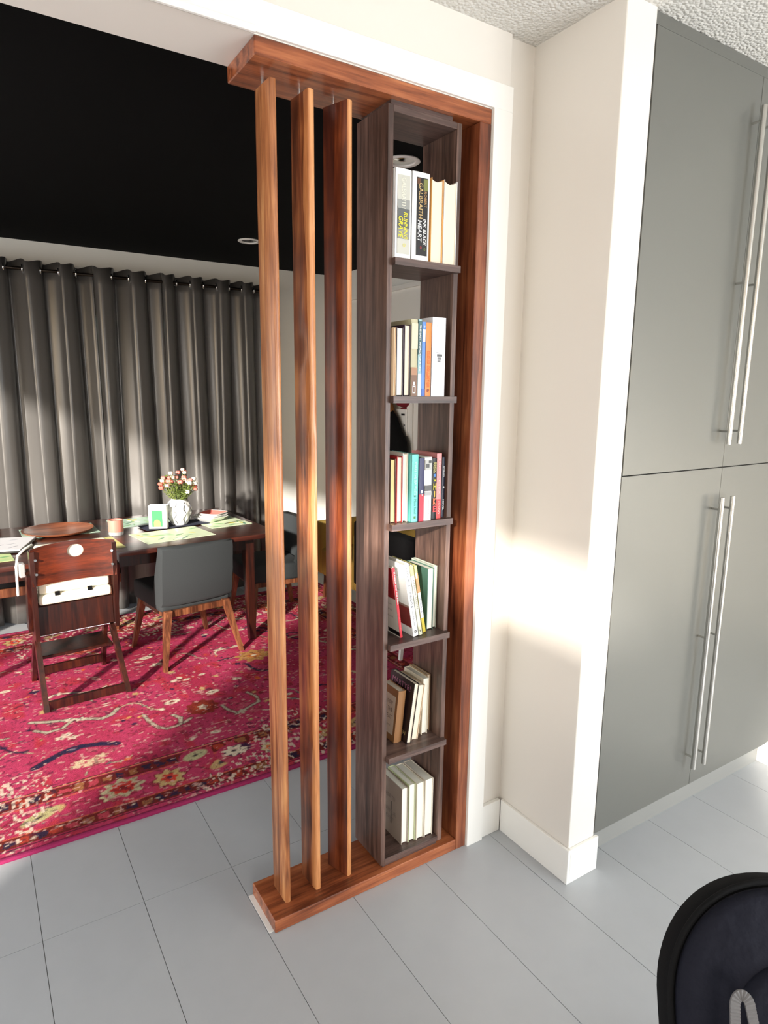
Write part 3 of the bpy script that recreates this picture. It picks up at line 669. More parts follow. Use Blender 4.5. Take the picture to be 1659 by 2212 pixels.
# main border medallions on all four sides
k = 0
for side, (a0, a1) in (('b', (RX0, RX1)), ('t', (RX0, RX1)), ('l', (RY0, RY1)), ('r', (RY0, RY1))):
    u = a0 + 0.21
    while u < a1 - 0.15:
        c = 0.208
        px, py = {'b': (u, RY0 + c), 't': (u, RY1 - c), 'l': (RX0 + c, u), 'r': (RX1 - c, u)}[side]
        if k % 3 == 0: flower(px, py, 0.062)
        elif k % 3 == 1:
            ell(px, py, 0.075, 0.034, TAN, 0.95, 0.5); ell(px, py, 0.03, 0.014, NAVY, 0.9, 0.5)
        else: flower(px, py, 0.045, (206, 190, 150), OR)
        q = [(px + (0.075 + 0.03 * j) * (1 if side in 'bt' else 0) + 0.03 * math.sin(j * 1.4) * (0 if side in 'bt' else 1),
              py + (0.075 + 0.03 * j) * (0 if side in 'bt' else 1) + 0.03 * math.sin(j * 1.4) * (1 if side in 'bt' else 0)) for j in range(5)]
        stroke(q, 0.006, BR, 0.9)
        u += 0.235; k += 1
# inner field
def fieldpt():
    return rng.uniform(RX0 + 0.45, RX1 - 0.45), rng.uniform(RY0 + 0.45, RY1 - 0.45)
for k in range(40):
    x, y = fieldpt(); frond(x, y, rng.uniform(-0.8, 0.8), rng.uniform(0.09, 0.17), [CR, (196, 178, 146), CR, NAVY, (176, 164, 140)][k % 5])
for (x, y, r_) in ((0.45, 2.9, 0.1), (-0.95, 2.75, 0.10), (-1.9, 2.2, 0.12), (-1.7, 1.4, 0.1)):
    flower(x, y, r_, (176, 70, 50) if r_ < 0.105 else TAN, (196, 150, 90), CR)
for k in range(170):
    x, y = fieldpt(); r = rng.uniform(0.010, 0.028)
    ell(x, y, r, r * rng.uniform(0.5, 1), [NAVY, OR, TAN, BR, CR][k % 5], 0.95, rng.uniform(0, 3), petals=int(rng.integers(0, 6)), amp=0.2)
for k in range(30):
    x, y = fieldpt(); cleft(x, y, rng.uniform(0.022, 0.04), rng.uniform(-0.4, 0.4))
# the motifs that stand out in front of the chairs
GB_ = (178, 168, 146)
def cover(x, y, r): ell(x, y, r, r, (172, 52, 84), 0.9)
for (x, y, r_) in ((-0.51, 1.55, 0.13), (-1.11, 1.76, 0.20), (-1.14, 1.43, 0.20), (-0.73, 1.45, 0.14), (-0.36, 1.44, 0.13), (-0.03, 2.07, 0.13), (-0.63, 1.70, 0.07)): cover(x, y, r_)
ell(-0.513, 1.556, 0.085, 0.085, (128, 44, 30), 0.95, petals=10, amp=0.08); ell(-0.513, 1.556, 0.05, 0.05, (150, 60, 40), 0.9, petals=8, amp=0.15); ell(-0.513, 1.556, 0.025, 0.028, CR, 0.95, petals=5, amp=0.2)
def wave(pts, c, w=0.014, e=0.006):
    stroke(pts, w + e, (90, 40, 52), 0.85); stroke(pts, w, c, 0.95)
wave([(-1.30, 1.84), (-1.22, 1.80), (-1.14, 1.775), (-1.06, 1.74), (-0.99, 1.70), (-0.94, 1.72), (-0.90, 1.77)], GB_)
wave([(-1.29, 1.74), (-1.24, 1.69), (-1.17, 1.70), (-1.12, 1.76)], GB_, 0.011)
for (x, y) in ((-1.13, 1.77), (-1.08, 1.75), (-1.16, 1.62), (-1.19, 1.60), (-1.14, 1.58)): ell(x, y, 0.026, 0.02, CR, 0.95, petals=5, amp=0.25); ell(x, y, 0.010, 0.008, NAVY, 0.9)
wave([(-1.32, 1.38), (-1.26, 1.42), (-1.20, 1.455), (-1.12, 1.47), (-1.04, 1.45), (-0.97, 1.41)], NAVY, 0.020, 0.003)
ell(-1.16, 1.46, 0.05, 0.030, NAVY, 0.95, 0.2); ell(-1.155, 1.462, 0.018, 0.012, (120, 112, 130), 0.8)
for (x, y) in ((-1.14, 1.33), (-1.09, 1.32), (-1.05, 1.34), (-1.11, 1.29), (-1.06, 1.29), (-1.16, 1.30)): ell(x, y, 0.030, 0.020, (206, 180, 146), 0.95, petals=5, amp=0.2)
wave([(-0.80, 1.63), (-0.79, 1.54), (-0.765, 1.46), (-0.73, 1.425), (-0.68, 1.43), (-0.63, 1.45), (-0.60, 1.47)], GB_, 0.011)
wave([(-0.66, 1.44), (-0.645, 1.50), (-0.67, 1.55)], GB_, 0.012)
wave([(-0.42, 1.52), (-0.41, 1.46), (-0.38, 1.40), (-0.33, 1.415), (-0.28, 1.44), (-0.235, 1.46), (-0.225, 1.52), (-0.25, 1.60)], GB_, 0.010)
ell(-0.36, 1.40, 0.035, 0.022, GB_, 0.95, petals=5, amp=0.3)
cleft(-0.635, 1.698, 0.048, 0.15); cleft(-0.412, 1.703, 0.044, 0.15); cleft(-0.621, 2.374, 0.045, 0.1); ell(-0.635, 1.698, 0.02, 0.012, (130, 60, 60))
for (x, y) in ((-0.936, 2.222), (-0.942, 1.848), (-1.17, 2.02), (-1.18, 1.94)): ell(x, y - 0.012, 0.028, 0.008, CR); ell(x, y + 0.012, 0.028, 0.008, CR)
ell(-0.028, 2.067, 0.11, 0.085, (176, 140, 70), 0.8, petals=9, amp=0.16); ell(-0.028, 2.067, 0.05, 0.035, (196, 120, 60), 0.9); ell(-0.028, 2.067, 0.022, 0.014, CR)
for (x, y, r_) in ((-0.90, 1.62, 0.016), (-0.86, 1.56, 0.018), (-0.93, 1.52, 0.014)): ell(x, y, r_, r_ * .8, NAVY, 0.95)
for (x, y) in ((-0.87, 1.64), (-0.82, 1.62)): ell(x, y, 0.020, 0.012, (206, 150, 90), 0.95, 0.5)
# border pieces
for (x, y, r_) in ((-1.015, 1.02, 0.085), (-1.33, 0.999, 0.07), (-0.683, 1.10, 0.08), (-0.517, 1.04, 0.09)): cover(x, y, r_)
ell(-1.015, 1.03, 0.082, 0.066, (176, 164, 130), 1, petals=8, amp=0.16); ell(-1.015, 1.03, 0.052, 0.045, (186, 52, 44), 1, petals=8, amp=0.12); ell(-1.015, 1.03, 0.02, 0.018, (120, 34, 34))
ell(-1.33, 0.999, 0.085, 0.034, (176, 164, 116), 1, 0.45); ell(-1.34, 0.99, 0.040, 0.010, (70, 50, 50), 1, 0.45)
ell(-0.683, 1.115, 0.065, 0.038, (176, 168, 128), 1, 0.3); ell(-0.683, 1.115, 0.022, 0.010, (60, 44, 50), 1, 0.3)
ell(-0.50, 1.06, 0.075, 0.045, NAVY, 0.9, 0.2); ell(-0.517, 1.06, 0.055, 0.042, CR, 1, petals=7, amp=0.25); ell(-0.517, 1.06, 0.016, 0.012, (60, 44, 50))
rs = np.random.default_rng(77)
for (cx_, cy_, n_, s_) in ((-0.60, 1.33, 90, 0.16), (-0.35, 1.22, 70, 0.15), (-0.55, 0.93, 80, 0.16), (-0.95, 0.90, 50, 0.14), (-1.35, 0.92, 50, 0.12), (-0.15, 1.05, 60, 0.15), (-1.35, 1.25, 50, 0.12), (0.0, 1.75, 60, 0.2), (-1.3, 2.75, 90, 0.25)):
    for k in range(n_):
        ell(cx_ + rs.normal() * s_, cy_ + rs.normal() * s_ * 0.45, rs.uniform(0.005, 0.017), rs.uniform(0.003, 0.007), [(222, 200, 178), (222, 186, 170), (60, 36, 50)][k % 3] if k % 5 else CR, 0.85, rs.uniform(-0.3, 0.5))
# worn abrash: cream specks in streaks
w1 = vnoise(3, 9, 11); sp_ = vnoise(40, 95, 12)
mixin(((sp_ > 0.84 - 0.10 * (w1 - 0.5)) & (de > 0.02)).astype(float), (206, 160, 150), 0.7)
w4 = vnoise(2.2, 2.6, 21); sp4 = vnoise(85, 60, 22); sp5 = vnoise(55, 90, 23)
mixin(((sp4 > 0.70) & (w4 > 0.56) & (de > 0.03) & (de < 0.55)).astype(float), (214, 192, 172), 0.85)
mixin(((sp5 > 0.74) & (w4 < 0.42)).astype(float), (120, 36, 48), 0.6)
mixin(((sp5 > 0.80) & (w4 > 0.5)).astype(float), (44, 30, 50), 0.6)
w2 = vnoise(70, 50, 13); mixin((w2 > 0.86).astype(float) * (de > 0.02), (74, 24, 44), 0.55)
colr *= (0.86 + 0.28 * rng.random((ny, nx, 1)))
band(0.0, 0.018, (150, 44, 88)); band(0.018, 0.024, (104, 28, 58))
verts = np.zeros((ny, nx, 3)); verts[..., 0] = GX; verts[..., 1] = GY; verts[..., 2] = RH + 0.0008 * (n3 - 0.5)
verts[0, :, 2] = verts[-1, :, 2] = RH - 0.003; verts[:, 0, 2] = verts[:, -1, 2] = RH - 0.003
idx = np.arange(nx * ny).reshape(ny, nx)
quads = np.stack([idx[:-1, :-1], idx[:-1, 1:], idx[1:, 1:], idx[1:, :-1]], -1).reshape(-1, 4)
# skirt
nb = nx * ny
per = np.concatenate([idx[0, :], idx[1:, -1], idx[-1, -2::-1], idx[-2:0:-1, 0]])
pv = verts.reshape(-1, 3)[per].copy(); pv[:, 2] = 0.0004
kk = np.arange(len(per)); k2 = (kk + 1) % len(per)
sk = np.stack([nb + kk, nb + k2, per[k2], per[kk]], -1)
allv = np.concatenate([verts.reshape(-1, 3), pv]); allq = np.concatenate([quads, sk])
me = bpy.data.meshes.new('rug'); me.vertices.add(len(allv)); me.vertices.foreach_set('co', (allv - np.array([-0.7, 2.0, 0])).ravel())
me.loops.add(allq.size); me.loops.foreach_set('vertex_index', allq.ravel().astype(np.int32))
me.polygons.add(len(allq)); me.polygons.foreach_set('loop_start', np.arange(0, allq.size, 4, dtype=np.int32))
me.update(); me.validate()
ca = me.color_attributes.new('weave', 'FLOAT_COLOR', 'POINT')
cc = np.ones((len(allv), 4)); cc[:nb, :3] = colr.reshape(-1, 3); cc[nb:, :3] = lin((136, 36, 78))
ca.data.foreach_set('color', cc.ravel())
m, t, p = mat('woven_rug'); at = t.nodes.new('ShaderNodeAttribute'); at.attribute_name = 'weave'
t.links.new(at.outputs['Color'], p.inputs['Base Color']); p.inputs['Roughness'].default_value = 0.95; p.inputs['Specular IOR Level'].default_value = 0.15
tc = t.nodes.new('ShaderNodeTexCoord'); nn = t.nodes.new('ShaderNodeTexNoise'); nn.inputs['Scale'].default_value = 260
t.links.new(tc.outputs['Object'], nn.inputs['Vector']); bu = t.nodes.new('ShaderNodeBump'); bu.inputs['Strength'].default_value = 0.5; bu.inputs['Distance'].default_value = 0.003
t.links.new(nn.outputs['Fac'], bu.inputs['Height']); t.links.new(bu.outputs[0], p.inputs['Normal'])
me.materials.append(m)
tag(link('rug', me, loc=(-0.7, 2.0, 0)), 'crimson oriental patterned rug under the dining table', 'rug')

# ------------------------------------------------------------------ curtains on a rod
def curtain(x0, x1, lab, seed, nf, zb=0.02):
    r = random.Random(seed)
    o = thing('curtain', lab, 'curtain', ((x0 + x1) / 2, 3.45, zb), group='grey curtains on the far wall')
    nxx, nz = nf * 14, 22
    ph = [r.uniform(-0.5, 0.5) for _ in range(nf + 2)]; am = [r.uniform(0.75, 1.3) for _ in range(nf + 2)]
    ztop = 2.500
    rows = []
    for j in range(nz + 1):
        v = j / nz; z = zb + (ztop - zb) * v
        row = []
        for i in range(nxx + 1):
            u = i / nxx; f = u * nf; k = int(f)
            a = 0.046 * am[min(k, nf)] * (1 - 0.22 * (1 - v))
            loc_ph = ph[min(k, nf)] * (1 - v) * 0.9
            s_ = math.sin(2 * PI * f + loc_ph * math.sin(PI * (f - k)))
            y = -a * s_ - 0.30 * a * math.sin(4 * PI * f + 0.6 + seed) * (1 - v * 0.8) - 0.010 * math.sin(0.9 * f + seed) * (1 - v)
            x = (u - 0.5) * (x1 - x0) + 0.018 * math.sin(2 * PI * f * 0.5 + seed) * (1 - v) + 0.014 * math.cos(4 * PI * f) + 0.03 * (0.5 - v) * math.sin(seed * 2 + k * 1.7) * math.sin(PI * (f - k)) ** 2
            zz = z + (0.010 * math.cos(2 * PI * f * 2) if j == nz else 0)
            row.append((x, y, zz - zb))
        rows.append(row)
    b = MB(); b.loft(rows, cap=False, closed=False)
    c = b.done('drape', M['curtain'], o, smooth=80)
    sm = c.modifiers.new('thick', 'SOLIDIFY'); sm.thickness = 0.0025
    for k in range(nf * 2):
        gxp = (k * 0.5 + 0.0) / nf
        gxp = (gxp + 0.25 / nf * 0)  # grommets sit where the fold crosses the rod
        X = (gxp - 0.5) * (x1 - x0) + 0.014
        pts = [(X, 0.026 * math.cos(a), 2.447 - zb + 0.026 * math.sin(a)) for a in [2 * PI * q / 16 for q in range(16)]]
        if k == 0: continue
        MB().tube(pts, 0.0045, n=6, closed=True).done('grommet', M['chrome'], o, smooth=60)
    return o
curtain(-2.35, -0.618, 'grey satin grommet curtain, leftmost panel behind the high chair', 1.0, 8)
curtain(-0.615, -0.150, 'narrow grey satin curtain panel behind the candle and vase', 2.3, 2)
curtain(-0.145, 0.66, 'grey satin curtain panel ending at the right of the rod', 3.7, 4)
rd = thing('curtain_rod', 'thin dark metal rod carrying the grey curtains', 'curtain rod', (-0.85, 3.45, 2.447))
MB().tube([(-1.60, 0, 0), (1.56, 0, 0)], 0.011, n=12).done('rod', M['rod'], rd, smooth=40)
for sx in (-1.60, 1.56):
    MB().lathe([(0.001, -0.02), (0.016, -0.015), (0.02, 0.0), (0.016, 0.015), (0.001, 0.02)], n=14).done('finial', M['rod'], rd, smooth=60, loc=(sx, 0, 0))
for sx in (-1.3, 0.24, 1.535):
    b = MB().tube([(0, 0, 0), (0, 0.168, 0)], 0.006, n=8); b.box(-0.012, 0.012, 0.160, 0.169, -0.03, 0.03)
    b.done('bracket', M['rod'], rd, loc=(sx, 0, 0))

# ------------------------------------------------------------------ recessed lights in the black ceiling
def downlight(x, y, lab):
    o = thing('recessed_light', lab, 'ceiling light', (x, y, HD))
    MB().lathe([(0.052, 0.0), (0.074, 0.0), (0.076, -0.004), (0.070, -0.008), (0.054, -0.006), (0.050, 0.004)], n=32, cap=False).done('trim_ring', M['trim'], o, smooth=50)
    MB().lathe([(0.052, -0.002), (0.045, -0.004), (0.030, -0.0075), (0.012, -0.009), (0.0005, -0.009)], n=28, cap=False).done('lens', M['chrome'], o, smooth=60)
downlight(0.28, 2.745, 'small round recessed light in the black ceiling near the curtains')
downlight(0.270, 0.885, 'white round recessed light in the black ceiling seen behind the top shelf')

# ------------------------------------------------------------------ dining table
TZ = 0.755
ty = R2(2.7)
tb = thing('dining_table', 'long dark mahogany dining table in front of the grey curtains', 'table', (-0.85, 2.715, RH), (0, 0, ty))
L2, Wd = 1.06, 0.535
b = MB().box(-L2, L2, -Wd, Wd, TZ - 0.030 - RH, TZ - RH, bev=0.006, seg=2); b.done('tabletop', M['table'], tb, smooth=40)
b = MB(); b.box(-L2 + 0.14, L2 - 0.14, -Wd + 0.10, -Wd + 0.122, TZ - 0.115 - RH, TZ - 0.031 - RH); b.box(-L2 + 0.14, L2 - 0.14, Wd - 0.122, Wd - 0.10, TZ - 0.115 - RH, TZ - 0.031 - RH)
b.box(-L2 + 0.14, -L2 + 0.162, -Wd + 0.122, Wd - 0.122, TZ - 0.115 - RH, TZ - 0.031 - RH); b.box(L2 - 0.162, L2 - 0.14, -Wd + 0.122, Wd - 0.122, TZ - 0.115 - RH, TZ - 0.031 - RH)
b.done('apron', M['espresso'], tb)
for sx in (-1, 1):
    for sy in (-1, 1):
        MB().taper((sx * (L2 - 0.17), sy * (Wd - 0.13), TZ - 0.031 - RH), (sx * (L2 - 0.16), sy * (Wd - 0.12), 0), 0.032, 0.022).done('leg', M['espresso'], tb)
TT = TZ + 0.0003
def onT(x, y): return (x, y, TT)
def placemat(lab, x, y, w, d, rot, base_c, seed, z=0.0):
    o = thing('placemat', lab, 'placemat', (x, y, TT + z), (0, 0, rot), 'leaf patterned placemats on the table')
    MB().box(-w / 2, w / 2, -d / 2, d / 2, 0, 0.0022, bev=0.0008).done('mat', base_c, o)
    r = random.Random(seed); cols = [C_(120, 176, 110), C_(96, 150, 120), C_(214, 206, 90), C_(150, 196, 140), C_(240, 244, 226)]
    for k in range(16):
        cx, cy, a, l_, w_ = r.uniform(-w * .42, w * .42), r.uniform(-d * .40, d * .40), r.uniform(0, PI), r.uniform(0.025, 0.06), r.uniform(0.006, 0.014)
        pts = [(cx + l_ * u * math.cos(a) - w_ * math.sin(PI * (u + 1) / 2) * s_ * math.sin(a), cy + l_ * u * math.sin(a) + w_ * math.sin(PI * (u + 1) / 2) * s_ * math.cos(a)) for s_, us in ((1, (-1, -.5, 0, .5)), (-1, (1, .5, 0, -.5))) for u in us]
        pts = [(max(-w / 2 + .004, min(w / 2 - .004, p_[0])), max(-d / 2 + .004, min(d / 2 - .004, p_[1]))) for p_ in pts]
        MB().prism(pts, 0.0018, 0.0024 + 0.00003 * k).done('leaf_print', cols[k % 5], o)
    return o
MG = C_(222, 236, 200); ML = C_(186, 214, 196)
placemat('leaf patterned placemat behind the grey upholstered chair', -0.39, 2.49, 0.44, 0.33, R2(8), MG, 1)
placemat('leaf patterned placemat under the round wooden tray', -0.99, 2.965, 0.44, 0.33, R2(1), ML, 2)
placemat('leaf patterned placemat behind the high chair back', -0.93, 2.44, 0.42, 0.33, R2(4), C_(210, 216, 140), 3)
placemat('leaf patterned placemat against the curtains behind the candle glass', -0.44, 3.03, 0.44, 0.30, R2(4), ML, 4)
placemat('leaf patterned placemat under the stacked square bowls', 0.01, 2.74, 0.30, 0.36, R2(8), MG, 5)
o = thing('round_tray', 'round brown wooden tray on a placemat at the left of the table', 'tray', (-1.00, 2.93, TT + 0.0032))
MB().lathe([(0.001, 0), (0.175, 0), (0.205, 0.012), (0.212, 0.022), (0.205, 0.022), (0.188, 0.014), (0.001, 0.012)], n=40).done('plate', wood('brown_tray_wood', srgb(110, 60, 38), srgb(146, 84, 56), srgb(170, 106, 74), 'x', seed=7, figure=0.2), o, smooth=40)
# candle glass
cd = thing('candle_glass', 'pink candle in a glass jar on the table left of the napkin holder', 'candle', (-0.695, 2.67, TT))
MB().lathe([(0.001, 0), (0.043, 0), (0.045, 0.006), (0.045, 0.022), (0.001, 0.022)], n=28).done('base', M['clearplastic'], cd, smooth=40)
MB().lathe([(0.0005, 0.0222), (0.044, 0.0222), (0.045, 0.030), (0.045, 0.098), (0.041, 0.098), (0.041, 0.084), (0.0005, 0.082)], n=28).done('wax', C_(206, 130, 116, 0.35), cd, smooth=40)
MB().tube([(0, 0, 0.080), (0.001, 0, 0.094)], 0.0012, n=6).done('wick', M['blackplastic'], cd)
# runner under the vase
o = thing('table_runner', 'dark navy cloth mat under vase and napkin holder', 'table mat', (-0.31, 2.765, TT + 0.0060), (0, 0, R2(6)))
MB().box(-0.21, 0.225, -0.085, 0.10, 0, 0.0015).done('cloth', C_(34, 38, 60, 0.9), o)
# napkin holder
nh = thing('napkin_holder', 'white napkin holder with green and yellow arch on its front', 'napkin holder', (-0.418, 2.715, TT + 0.0077), (0, 0, R2(-24)))
MB().box(-0.058, 0.058, -0.030, -0.024, 0, 0.155, bev=0.002).done('front_panel', M['whiteplastic'], nh)
MB().box(-0.058, 0.058, 0.024, 0.030, 0, 0.155, bev=0.002).done('back_panel', M['whiteplastic'], nh)
MB().box(-0.058, 0.058, -0.030, 0.030, 0, 0.005).done('foot', M['whiteplastic'], nh)
MB().box(-0.056, 0.056, -0.0235, 0.0235, 0.0055, 0.148, bev=0.004).done('napkins', C_(244, 244, 240, 0.9), nh)
MB().prism([(-0.036, 0.012), (0.030, 0.012), (0.030, 0.118), (-0.036, 0.122)], -0.0312, -0.0305, 'y').done('green_print', C_(50, 140, 84), nh)
MB().prism([(-0.024, 0.012)] + [(-0.004 + 0.020 * math.cos(a), 0.040 + 0.020 * math.sin(a)) for a in [PI - PI * q / 10 for q in range(11)]] + [(0.016, 0.012)], -0.0319, -0.0313, 'y').done('yellow_arch_print', C_(232, 222, 90), nh)
# vase with flowers
vs = thing('vase', 'white ribbed ceramic vase on the dining table', 'vase', (-0.268, 2.765, TT + 0.0077))
prof = [(0.001, 0), (0.046, 0), (0.052, 0.008), (0.070, 0.040), (0.084, 0.085), (0.083, 0.120), (0.068, 0.155), (0.050, 0.172), (0.047, 0.178), (0.041, 0.178), (0.044, 0.165), (0.060, 0.140)]
rings = []
for (r_, z_) in prof:
    rings.append([((r_ + (0.0028 * math.sin(9 * a + 2.2 * math.sin(z_ * 70)) if 0.05 < r_ and 0.01 < z_ < 0.17 else 0)) * math.cos(a),
                   (r_ + (0.0028 * math.sin(9 * a + 2.2 * math.sin(z_ * 70)) if 0.05 < r_ and 0.01 < z_ < 0.17 else 0)) * math.sin(a), z_) for a in [2 * PI * q / 72 for q in range(72)]])
b = MB(); 
# resample profile smoothly
pr = []
for i in range(len(prof) - 1):
    for s_ in range(4):
        u = s_ / 4; pr.append((prof[i][0] * (1 - u) + prof[i + 1][0] * u, prof[i][1] * (1 - u) + prof[i + 1][1] * u, i))
rings = []
for (r_, z_, i) in pr:
    amp = 0.0030 * (1 if 2 <= i <= 5 else 0.0)
    rings.append([((r_ + amp * math.sin(10 * a + 1.6 * math.sin(z_ * 95))) * math.cos(a), (r_ + amp * math.sin(10 * a + 1.6 * math.sin(z_ * 95))) * math.sin(a), z_) for a in [2 * PI * q / 80 for q in range(80)]])
b.loft(rings, cap=False); vb = b.done('vase_body', C_(240, 240, 238, 0.3), vs, smooth=60)
for q in range(8):
    a0 = 2 * PI * q / 8 + 0.2
    pts = []
    for s_ in range(24):
        zz = 0.014 + 0.145 * s_ / 23
        rr = np.interp(zz, [p_[1] for p_ in prof[:7]], [p_[0] for p_ in prof[:7]]) + 0.0015
        a = a0 + 0.10 * math.sin(zz * 95); pts.append((rr * math.cos(a), rr * math.sin(a), zz))
    MB().tube(pts, 0.0024, n=5).done('wavy_line', C_(84, 84, 88), vs)
bq = thing('flower_bouquet', 'bunch of small pink and white flowers in the ribbed vase', 'flowers', (-0.268, 2.765, TT + 0.040))
r = random.Random(5)
leafm = C_(104, 120, 56, 0.6); leafm2 = C_(134, 146, 80, 0.6); pinks = [C_(226, 130, 120, 0.6), C_(240, 190, 180, 0.6), C_(238, 232, 214, 0.6), C_(214, 110, 96, 0.6)]
for k in range(46):
    a = r.uniform(0, 2 * PI); sp = r.uniform(0.10, 1.0) ** 0.6; h = r.uniform(0.15, 0.285) * (1.05 - 0.42 * sp)
    ex, ey = 0.125 * sp * math.cos(a), 0.125 * sp * math.sin(a)
    pts = [(0.010 * math.cos(a), 0.010 * math.sin(a), 0.0), (0.022 * math.cos(a), 0.022 * math.sin(a), 0.125), (ex * 0.6, ey * 0.6, 0.125 + h * 0.35), (ex, ey, 0.10 + h)]
    st_ = MB().tube(pts, 0.0016, n=5)
    for q in range(9):
        u = r.uniform(0.35, 0.98); px = ex * u; py = ey * u; pz = 0.115 + h * (u ** 1.4)
        b_ = r.uniform(0, 2 * PI); l_ = r.uniform(0.022, 0.040); w_ = l_ * 0.34; dx, dy, dz = math.cos(b_) * l_, math.sin(b_) * l_, r.uniform(-0.2, 0.9) * l_
        nxv, nyv = -math.sin(b_) * w_, math.cos(b_) * w_
        st_.loft([[(px, py, pz), (px + dx * .5 + nxv, py + dy * .5 + nyv, pz + dz * .5), (px + dx, py + dy, pz + dz), (px + dx * .5 - nxv, py + dy * .5 - nyv, pz + dz * .5 + 0.001)]] * 1 + [[(px, py, pz + 0.0008), (px + dx * .5 + nxv, py + dy * .5 + nyv, pz + dz * .5 + 0.0008), (px + dx, py + dy, pz + dz + 0.0008), (px + dx * .5 - nxv, py + dy * .5 - nyv, pz + dz * .5 + 0.0018)]])
    s_o = st_.done('stem', leafm if k % 3 else leafm2, bq)
    if k % 6 != 5:
        bl = MB(); c0 = Vector(pts[-1]); R_ = r.uniform(0.012, 0.017)
        for q in range(5):
            b_ = 2 * PI * q / 5; d = Vector((math.cos(b_), math.sin(b_), 0.35))
            bl.lathe([(0.0005, -R_ * .8), (R_ * .62, -R_ * .3), (R_ * .6, R_ * .4), (0.0005, R_ * .9)], c0.x + d.x * R_ * .62, c0.y + d.y * R_ * .62, n=7)
            for v_ in bl.b.verts:
                if not v_.tag: v_.co.z += c0.z; v_.tag = True
        bl.done('blossom', pinks[k % 4], bq, smooth=60)
# stacked square bowls
for k, (s_, col, lab, cat) in enumerate(((0.098, (238, 238, 232), 'white square bowl, lowest of the stack', 'bowl'), (0.090, (236, 236, 230), 'white square bowl in the middle of the stack', 'bowl'), (0.083, (206, 110, 100), 'square bowl with pink dotted inside, top of the stack', 'bowl'))):
    o = thing('square_bowl', lab, cat, (-0.045 + 0.012 * k, 2.80 + 0.004 * k, TT + 0.0028 + 0.0118 * k), (0, 0, R2(28 + 6 * k)), 'stacked square bowls')
    sq = lambda a, z_, rr=0.25: [(a * math.copysign(abs(math.cos(t_)) ** rr, math.cos(t_)), a * math.copysign(abs(math.sin(t_)) ** rr, math.sin(t_)), z_) for t_ in [2 * PI * (q + .5) / 40 for q in range(40)]]
    MB().loft([sq(s_ * .55, 0), sq(s_ * .62, 0.004), sq(s_, 0.034), sq(s_ * .97, 0.036), sq(s_ * .60, 0.0095), sq(s_ * .3, 0.009)]).done('bowl_body', C_(238, 238, 234, 0.25), o, smooth=50)
    if k == 2:
        MB().loft([sq(s_ * .58, 0.0099), sq(s_ * .93, 0.0345), sq(s_ * .935, 0.0350), sq(s_ * .585, 0.0104)], cap=False).done('pink_lining', C_(*col), o, smooth=50, label='pink lining')
        MB().loft([sq(s_ * .585, 0.0104), sq(s_ * .05, 0.0104)], cap=False).done('pink_lining', C_(*col), o, smooth=50)
        for i in range(4):
            for j in range(4):
                MB().lathe([(0.004, 0), (0.004, 0.0005), (0.0005, 0.0006)], n=8).done('white_dot', C_(244, 226, 220), o, loc=((i - 1.5) * 0.021, (j - 1.5) * 0.021, 0.0106))
o = thing('spoon', 'metal spoon lying on the placemat right of the bowls', 'spoon', (0.085, 2.67, TT + 0.004), (0, 0, R2(20)))
b = MB().tube([(-0.085, 0, 0.002), (-0.03, 0, 0.003), (0.03, 0, 0.004), (0.045, 0, 0.003)], [0.0035, 0.0028, 0.0025, 0.003], n=8, flat=0.5); b.done('spoon_handle', M['steel'], o, smooth=50)
MB().loft([[(0.062 + 0.022 * a_ * math.cos(t_), 0.014 * a_ * math.sin(t_), 0.0005 + 0.004 * a_ ** 2) for t_ in [2 * PI * q / 16 for q in range(16)]] for a_ in (0.05, 0.5, 0.8, 1.0)]).done('spoon_bowl', M['steel'], o, smooth=70)

# ------------------------------------------------------------------ high chair
hc = thing('high_chair', 'red-brown wooden adjustable high chair with cream cushion and glossy backrest', 'high chair', (-1.035, 2.16, RH), (0, 0, R2(4.5)))
W_ = 0.205
def bar(p0, p1, w, d, name, mtl, par=hc):
    """flat bar with rectangular section w (x) by d (perpendicular)"""
    p0 = Vector(p0); p1 = Vector(p1); dr = (p1 - p0).normalized()
    ux = Vector((1, 0, 0)); ux = (ux - dr * ux.dot(dr))
    ux = ux.normalized() if ux.length > 0.2 else Vector((0, 0, 1)); uy = dr.cross(ux).normalized()
    q = lambda p: [p + ux * w / 2 * a + uy * d / 2 * b_ for a, b_ in ((-1, -1), (1, -1), (1, 1), (-1, 1))]
    return MB().loft([q(p0), q(p1)]).done(name, mtl, par)
for s in (-1, 1):
    x = s * W_
    bar((x, -0.238, 0.0), (x * 0.90, 0.075, 0.53), 0.026, 0.040, 'rear_leg', M['espresso'])
    bar((x * 0.93, 0.240, 0.0), (x * 0.86, -0.03, 0.52), 0.022, 0.040, 'front_leg', M['espresso'])
    bar((x * 0.97, -0.115, 0.36), (x * 0.97, -0.145, 0.845), 0.022, 0.050, 'upright', M['espresso'])
    bar((x * 1.06, -0.03, 0.40), (x * 1.06, -0.12, 0.72), 0.020, 0.060, 'side_board', M['espresso'])
    for zz in (0.725, 0.80):
        MB().tube([(x * 0.90, -0.1725, zz), (x * 0.90, -0.163, zz)], 0.007, n=10).done('screw', M['chrome'], hc, smooth=40)
bar((-W_ * .94, -0.222, 0.030), (W_ * .94, -0.222, 0.030), 0.045, 0.020, 'lower_rail', M['espresso'])
bar((-W_ * .90, 0.215, 0.055), (W_ * .90, 0.215, 0.055), 0.045, 0.020, 'lower_rail', M['espresso'])
MB().box(-W_ * .90, W_ * .90, -0.06, 0.16, 0.225, 0.243, bev=0.003).done('footrest', M['espresso'], hc)
MB().tube([(-W_ * .93, -0.045, 0.352), (W_ * .93, -0.045, 0.352)], 0.007, n=10).done('steel_rod', M['chrome'], hc, smooth=40)
